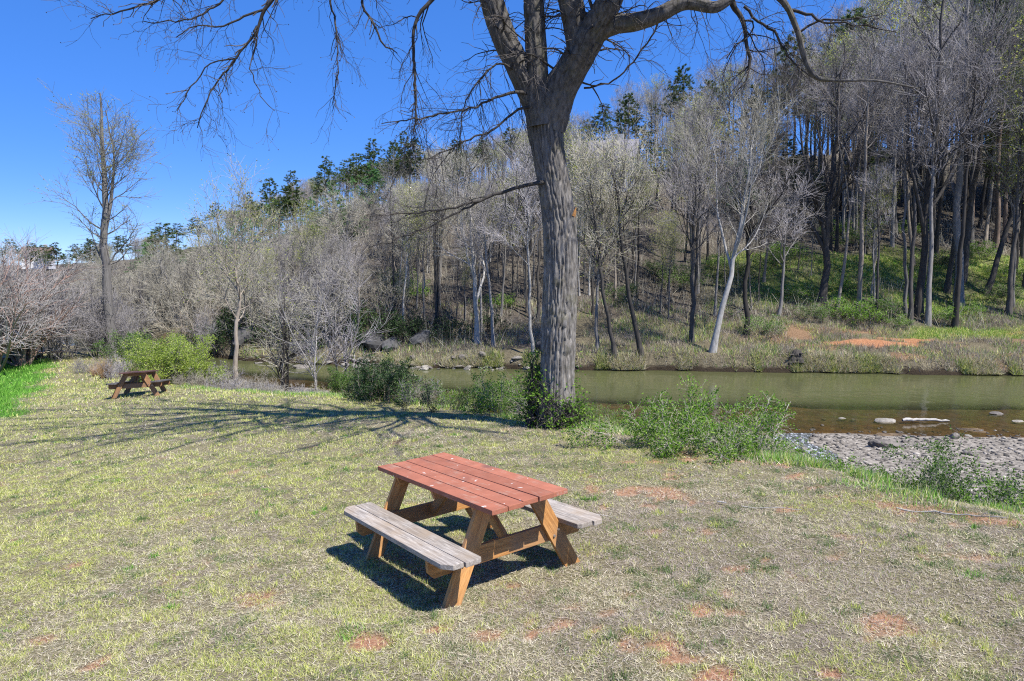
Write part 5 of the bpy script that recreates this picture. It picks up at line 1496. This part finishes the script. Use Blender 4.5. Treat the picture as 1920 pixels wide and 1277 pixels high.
def gable(name, w, d, z0, z1, over, mat, th=.15):
    """roof with the ridge along x"""
    V = []
    for s in (-1, 1):
        x = s * (w / 2 + over)
        V += [(x, -d / 2 - over, z0 - over * .5), (x, 0, z1), (x, d / 2 + over, z0 - over * .5), (x, -d / 2 - over, z0 - over * .5 - th), (x, 0, z1 - th), (x, d / 2 + over, z0 - over * .5 - th)]
    Fq = [(0, 1, 7, 6), (1, 2, 8, 7), (3, 9, 10, 4), (4, 10, 11, 5), (0, 6, 9, 3), (2, 5, 11, 8), (0, 3, 4, 1), (1, 4, 5, 2), (6, 7, 10, 9), (7, 8, 11, 10)]
    return mesh_np(name, V, [np.array(Fq)], [mat])
def house(label, loc, rz, w, d, h, rh, wall, roof, wins):
    t = thing('house', label, 'house', loc, rz)
    obj('wall', boxm('wall', (-w / 2, -d / 2, -1.5), (w / 2, d / 2, h), wall), t)
    for sx in (-1, 1):
        g = mesh_np('gable_wall', [(sx * w / 2, -d / 2, h), (sx * w / 2, d / 2, h), (sx * w / 2, 0, h + rh - .12), (sx * (w / 2 - .1), -d / 2, h), (sx * (w / 2 - .1), d / 2, h), (sx * (w / 2 - .1), 0, h + rh - .12)], [np.array([(0, 1, 2), (3, 5, 4)])], [wall])
        obj('gable_wall', g, t)
    rf = obj('roof', gable('roof', w, d, h + .02, h + rh, .4, roof), t)
    obj('chimney', boxm('chimney', (w * .2, .2, h + rh * .5), (w * .2 + .7, .9, h + rh + .7), HM['conc']), rf)
    for (x, z, ww, hh) in wins:
        wd = obj('window', boxm('window', (x - ww / 2, -d / 2 - .06, z), (x + ww / 2, -d / 2 - .003, z + hh), HM['white']), t)
        obj('pane', boxm('pane', (x - ww / 2 + .08, -d / 2 - .075, z + .08), (x + ww / 2 - .08, -d / 2 - .062, z + hh - .08), HM['glass'], 0), wd)
    return t
p = at(1133, 340, 87)
house('blue grey house with pale roof half hidden by trees on the hill', (p[0], p[1], hz(p[0], p[1])), R(-14), 7.4, 6.5, 3.6, 2.5, HM['blue'], HM['roof'], [(-2.2, .9, 1.1, 1.5), (0.2, .9, 1.1, 1.5), (2.3, .1, 1.1, 2.1)])
p = at(72, 484, 176)
house('small house with brown roof on the far left ridge', (p[0], p[1], max(hz(p[0], p[1]), p[2] - 1.2)), R(20), 6.0, 5.0, 2.4, 1.5, HM['white'], HM['brown'], [(-1.3, .9, 1.0, 1.1), (1.3, .9, 1.0, 1.1)])
p = at(16, 690, 38.5); g = hz(p[0], p[1])
t = thing('culvert_bridge', 'low pale concrete slab bridge behind the crape myrtle at the left edge', 'bridge', (p[0], p[1], g), R(12))
obj('deck', boxm('deck', (-1.6, -.9, .28), (1.5, .9, .5), HM['conc'], .02), t)
for s in (-1, 1):
    obj('kerb', boxm('kerb', (-1.6, s * .82 - .08, .503), (1.5, s * .82 + .08, .62), HM['conc'], .02), t)
for x in (-1.5, .1, 1.3):
    obj('pier', boxm('pier', (x - .12, -.85, -.4), (x + .12, .85, .277), HM['dark'], .02), t)

# ------------------------------------------------------------------ grasses and undergrowth (nobody could count these)
def blades(x, y, z, L, W, lean, col, rng, bent=True):
    n = len(x)
    az = rng.uniform(0, 6.28, n); f = rng.uniform(0, 6.28, n)
    b = np.stack([x, y, z], 1)
    D = np.stack([np.cos(az) * np.sin(lean), np.sin(az) * np.sin(lean), np.cos(lean)], 1)
    side = np.stack([np.cos(f), np.sin(f), np.zeros(n)], 1) * (W / 2)[:, None]
    col = np.asarray(col)
    if bent:
        mid = b + D * (L * .55)[:, None]
        D2 = nrm(D + np.stack([np.cos(az), np.sin(az), -.35 * np.ones(n)], 1) * .45)
        tip = mid + D2 * (L * .45)[:, None]
        V = np.stack([b - side, b + side, mid + side * .75, mid - side * .75, tip], 1)
        i = np.arange(n)[:, None] * 5
        return V.reshape(-1, 3), [i + np.array([[0, 1, 2, 3]]), i + np.array([[3, 2, 4]])], np.repeat(col, 5, 0)
    V = np.stack([b - side, b + side, b + D * L[:, None]], 1)
    return V.reshape(-1, 3), [np.arange(n * 3).reshape(n, 3)], np.repeat(col, 3, 0)

def grass_mat(name, transl=.3):
    M = Mat(name)
    M.leafy(M.attr('col', 'Color'), transl, .7)
    return M.m
MG = grass_mat('grass_blades')

PAL = dict(yg=[(.48, .53, .11), (.64, .65, .20), (.33, .41, .07), (.74, .72, .33)], straw=[(.70, .63, .44), (.80, .74, .57), (.50, .43, .29), (.62, .54, .39)], grey=[(.44, .37, .31), (.58, .51, .44), (.28, .22, .18), (.50, .42, .37)],
           weed=[(.12, .20, .055), (.17, .26, .08), (.10, .15, .05), (.22, .30, .12)], lush=[(.13, .34, .03), (.20, .45, .05), (.09, .25, .025), (.28, .52, .09)])
def pick(kind, rng, n):
    return np.array(PAL[kind])[rng.integers(0, 4, n)] * rng.uniform(.8, 1.2, (n, 1))

def lawn_grass():
    rng = np.random.default_rng(101)
    bands = [(2.9, 5.2, 165000, .028, .0038, False), (5.2, 7.0, 150000, .028, .0044, False), (7.0, 11.0, 160000, .034, .0062, False), (11, 18, 130000, .045, .010, False), (18, 27, 80000, .065, .018, False), (27, 42, 60000, .09, .03, False)]
    for bi, (y0, y1, n, L0, W0, bent) in enumerate(bands):
        y = np.sqrt(rng.uniform(y0 ** 2, y1 ** 2, int(n * 2.0))); x = rng.uniform(-.9, .9, len(y)) * y + rng.uniform(-.5, .5, len(y))
        z, reg = land(x, y)
        cl = clay_mask(x, y) if y0 < 18 else np.zeros(len(x))
        cf = 1.0 if y0 < 11 else .6 if y0 < 18 else .35
        clump_ = .6 * fbm(x * 9 * cf, y * 9 * cf, 59, 3) + .4 * fbm(x * 26 * cf, y * 26 * cf, 58, 2)
        k = (reg == 0) & (rng.random(len(x)) > cl * .8) & (rng.random(len(x)) < .42 + .6 * sstep(.38, .60, clump_))
        x, y, z, clump_ = x[k][:n], y[k][:n], z[k][:n], clump_[k][:n]
        n = len(x)
        gl = green_lawn(x, y)
        # what grows where: yellow-green on the left, dry and weedy on the worn right
        big = fbm(x * .55, y * .55, 51, 4); mid = fbm(x * 2.2, y * 2.2, 53, 4); sm = fbm(x * 7, y * 7, 55, 3)
        gness = .62 * big + .38 * mid - .12 * np.tanh((x - .2) * .5) + .03
        pg = sstep(.38, .55, gness + (sm - .5) * .35)
        wd = sstep(.56, .66, fbm(x * 3.1, y * 3.1, 57, 4) + .03 * np.tanh(x))
        r = rng.random(n)
        kind = np.where(r < .10 + .62 * pg, 0, np.where(r < .55 + .35 * pg + .1 * (big - .5) - .30 * sstep(-.2, 2.2, x) * sstep(16, 10, y), 1, 2))
        kind = np.where((kind == 0) & (rng.random(n) < .85 * sstep(.50, .40, clump_)), np.where(rng.random(n) < .45, 1, 2), kind)
        kind = np.where(rng.random(n) < wd * .75 + .05, 3, kind)
        kind = np.where(rng.random(n) < gl * .96, 4, kind)
        col = np.zeros((n, 3))
        for j, nm in enumerate(['yg', 'straw', 'grey', 'weed', 'lush']):
            m = kind == j; col[m] = pick(nm, rng, m.sum())
        tall = np.where(kind == 4, 1.7, np.where(kind == 3, 1.0, np.where(kind == 0, 1.0, .95)))
        L = L0 * tall * rng.uniform(.5, 1.35, n) * (.55 + 1.0 * sstep(.4, .62, clump_))
        lean = np.where((kind == 1) | (kind == 2), rng.uniform(.75, 1.5, n), rng.uniform(.25, 1.15, n))
        V, Fs, C = blades(x, y, z - .003, L, W0 * rng.uniform(.6, 1.3, n), lean, col, rng, bent)
        yield V, Fs, C
    # the thatch: dead blades lying flat between the living ones
    for (y0, y1, n, L0, W0) in [(2.9, 5.2, 85000, .05, .0042), (5.2, 8.0, 85000, .055, .0055), (8.0, 13.0, 60000, .07, .0085), (13, 24, 45000, .10, .016)]:
        y = np.sqrt(rng.uniform(y0 ** 2, y1 ** 2, n)); x = rng.uniform(-.9, .9, n) * y
        z, reg = land(x, y)
        k = (reg == 0) & (rng.random(n) > .85 * clay_mask(x, y)) & (green_lawn(x, y) < .3)
        x, y, z = x[k], y[k], z[k]; n = len(x)
        g = fbm(x * 1.6, y * 1.6, 63, 3) + .10 * np.tanh(x * .7) + rng.normal(0, .12, n)
        col = np.where((g < .52)[:, None], pick('straw', rng, n), pick('grey', rng, n))
        gm = rng.random(n) < .42 * sstep(.42, .58, fbm(x * .6, y * .6, 51, 3) - .12 * np.tanh((x - .2) * .5))
        col = np.where(gm[:, None], pick('yg', rng, n) * .85, col * .93)
        yield blades(x, y, z + rng.uniform(0, .008, n), L0 * rng.uniform(.5, 1.3, n), W0 * rng.uniform(.6, 1.3, n), rng.uniform(1.25, 1.6, n), col, rng, False)
    # tufts of taller green grass
    T = 1100
    ty = np.sqrt(rng.uniform(3.2 ** 2, 15 ** 2, T)); tx = rng.uniform(-.8, .8, T) * ty
    w = fbm(tx * 1.2, ty * 1.2, 61, 3)
    tz, reg = land(tx, ty); k = (reg == 0) & (w > .46) & (clay_mask(tx, ty) < .3)
    tx, ty = tx[k], ty[k]; T = len(tx)
    per = 44
    kindt = rng.random(T)
    x = np.repeat(tx, per) + rng.normal(0, .03, T * per) * np.repeat(rng.uniform(.5, 1.7, T), per); y = np.repeat(ty, per) + rng.normal(0, .03, T * per) * np.repeat(rng.uniform(.5, 1.7, T), per)
    z, reg = land(x, y)
    col = np.where(np.repeat(kindt < .45, per)[:, None], pick('yg', rng, T * per), np.where(np.repeat(kindt < .85, per)[:, None], pick('weed', rng, T * per), pick('lush', rng, T * per) * .9))
    hs = np.repeat(rng.uniform(.7, 1.4, T), per)
    V, Fs, C = blades(x, y, z - .003, .05 * hs * rng.uniform(.5, 1.2, T * per), np.full(T * per, .0048) * np.repeat(1 + ty / 14, per), rng.uniform(.15, 1.0, T * per), col, rng, False)
    yield V, Fs, C
    # rank green grass and weeds along the brink
    n = 52000
    i = rng.integers(0, len(BRINK) - 1, n * 3)
    t = rng.random(n * 3)[:, None]
    p = BRINK[:-1][i] * (1 - t) + BRINK[1:][i] * t + rng.normal(0, .28, (n * 3, 2)) + np.array([.12, .1])
    x, y = p[:, 0], p[:, 1]
    k = (y > 5) & (y < 26) & (fbm(x * 1.1, y * 1.1, 71, 3) > .45)
    x, y = x[k][:n], y[k][:n]; n = len(x)
    z, reg = land(x, y)
    col = np.where(rng.random(n)[:, None] < .5, pick('lush', rng, n), np.where(rng.random(n)[:, None] < .5, pick('yg', rng, n), pick('straw', rng, n)))
    V, Fs, C = blades(x, y, z - .01, rng.uniform(.05, .19, n), .005 + .0006 * y, rng.uniform(.1, 1.0, n), col, rng, False)
    yield V, Fs, C

def join_stuff(name, gen, label, mat, cat, parent=None):
    Vs, Q, T, C, off = [], [], [], [], 0
    for V, Fs, c in gen:
        for f in Fs: (Q if f.shape[1] == 4 else T).append(f + off)
        Vs.append(V); C.append(c); off += len(V)
    me = mesh_np(name, np.concatenate(Vs), [np.concatenate(a) for a in (Q, T) if a], [mat], False, None, {'col': np.concatenate(C)})
    return obj(name, me, kind='stuff', label=label, cat=cat)
join_stuff('lawn_grass', lawn_grass(), 'short patchy grass, straw and green weeds covering the lawn', MG, 'grass')

def bank_grass():
    rng = np.random.default_rng(111)
    n = 90000
    a = rng.uniform(-.45, .85, n * 3); y = rng.uniform(38, 50, n * 3); x = a * y
    z, reg = land(x, y)
    yn, yf = shore(x, y)
    w = fbm(x * .5, y * .5, 81, 4)
    fg = far_green(x, y); fc = far_clay(x, y)
    k = ((reg == 4) | (reg == 5)) & (y > yf + .15) & (w + .25 * fg + rng.random(len(x)) * .25 > .56) & (fc < .4)
    x, y, z, fg = x[k][:n], y[k][:n], z[k][:n], fg[k][:n]
    n = len(x)
    g = rng.random(n) < np.clip(.24 + fg * .8 + (fbm(x * .8, y * .8, 83, 3) - .5) * 1.2, 0, 1)
    col = np.where(g[:, None], np.where(rng.random(n)[:, None] < .5, pick('yg', rng, n), pick('lush', rng, n) * .8), np.where(rng.random(n)[:, None] < .5, pick('straw', rng, n) * .62, pick('grey', rng, n) * .62))
    yield blades(x, y, z - .02, rng.uniform(.12, .5, n) * np.where(fg > .3, .6, 1.0), np.full(n, .03), rng.uniform(.1, 1.0, n), col, rng, False)
    # shaggy tufts hanging over the far waterline
    n = 22000
    a = rng.uniform(-.30, .82, n * 3); x0 = a * 39.5
    _, yf = shore(x0, x0)
    y = yf + np.abs(rng.normal(.1, .35, n * 3)); x = a * y
    k = fbm(x * .55, 5.5, 0, 3) > .47
    x, y = x[k][:n], y[k][:n]; n = len(x)
    z, reg = land(x, y)
    g = rng.random(n) < .25 + .5 * (fbm(x * .8, 2.5, 0, 2) > .5)
    col = np.where(g[:, None], np.where(rng.random(n)[:, None] < .6, pick('yg', rng, n) * .8, pick('weed', rng, n)), pick('straw', rng, n) * .75)
    yield blades(x, y, np.maximum(z, ZW + .05), rng.uniform(.25, .6, n), np.full(n, .032), rng.uniform(.2, 1.5, n), col, rng, False)
    # terrace turf
    n = 40000
    a = rng.uniform(.22, .85, n * 4); y = rng.uniform(47, 60, n * 4); x = a * y
    z, reg = land(x, y); fg = far_green(x, y)
    k = fg > rng.random(len(x)) * .7 + .1
    x, y, z = x[k][:n], y[k][:n], z[k][:n]; n = len(x)
    col = np.where(rng.random(n)[:, None] < .65, pick('yg', rng, n), pick('lush', rng, n))
    yield blades(x, y, z - .02, rng.uniform(.1, .35, n), np.full(n, .04), rng.uniform(.2, 1.1, n), col, rng, False)
join_stuff('bank_grass', bank_grass(), 'dry and green grass on the far bank and terrace', MG, 'grass')

def undergrowth():
    rng = np.random.default_rng(121)
    n = 32000
    a = rng.uniform(-.8, .85, n * 3); y = np.sqrt(rng.uniform(43 ** 2, 105 ** 2, n * 3)); x = a * y
    z, reg = land(x, y)
    w = fbm(x * .3, y * .3, 91, 4)
    k = ((reg == 5) | ((reg == 4) & (a < .05) & (z > ZW + .7))) & (w > .43) & (far_green(x, y) < .3)
    x, y, z = x[k][:n], y[k][:n], z[k][:n]; n = len(x)
    L = rng.uniform(.3, 1.5, n)
    az = rng.uniform(0, 6.28, n); le = np.abs(rng.normal(0, .6, n))
    D = np.stack([np.cos(az) * np.sin(le), np.sin(az) * np.sin(le), np.cos(le)], 1)
    b = np.stack([x, y, z - .05], 1)
    P = np.stack([b, b + D * L[:, None] + rng.normal(0, .12, (n, 3))], 1)
    r = (.006 + .00010 * y)[:, None] * np.array([1, .4]) * rng.uniform(.6, 1.4, (n, 1))
    S = Soup().tubes(P, r, 3, rng)
    o = obj('undergrowth', S.mesh('undergrowth', [MB['twigtan']]), kind='stuff', label='tangle of dry stems and brush under the hillside trees', cat='brush')
undergrowth()
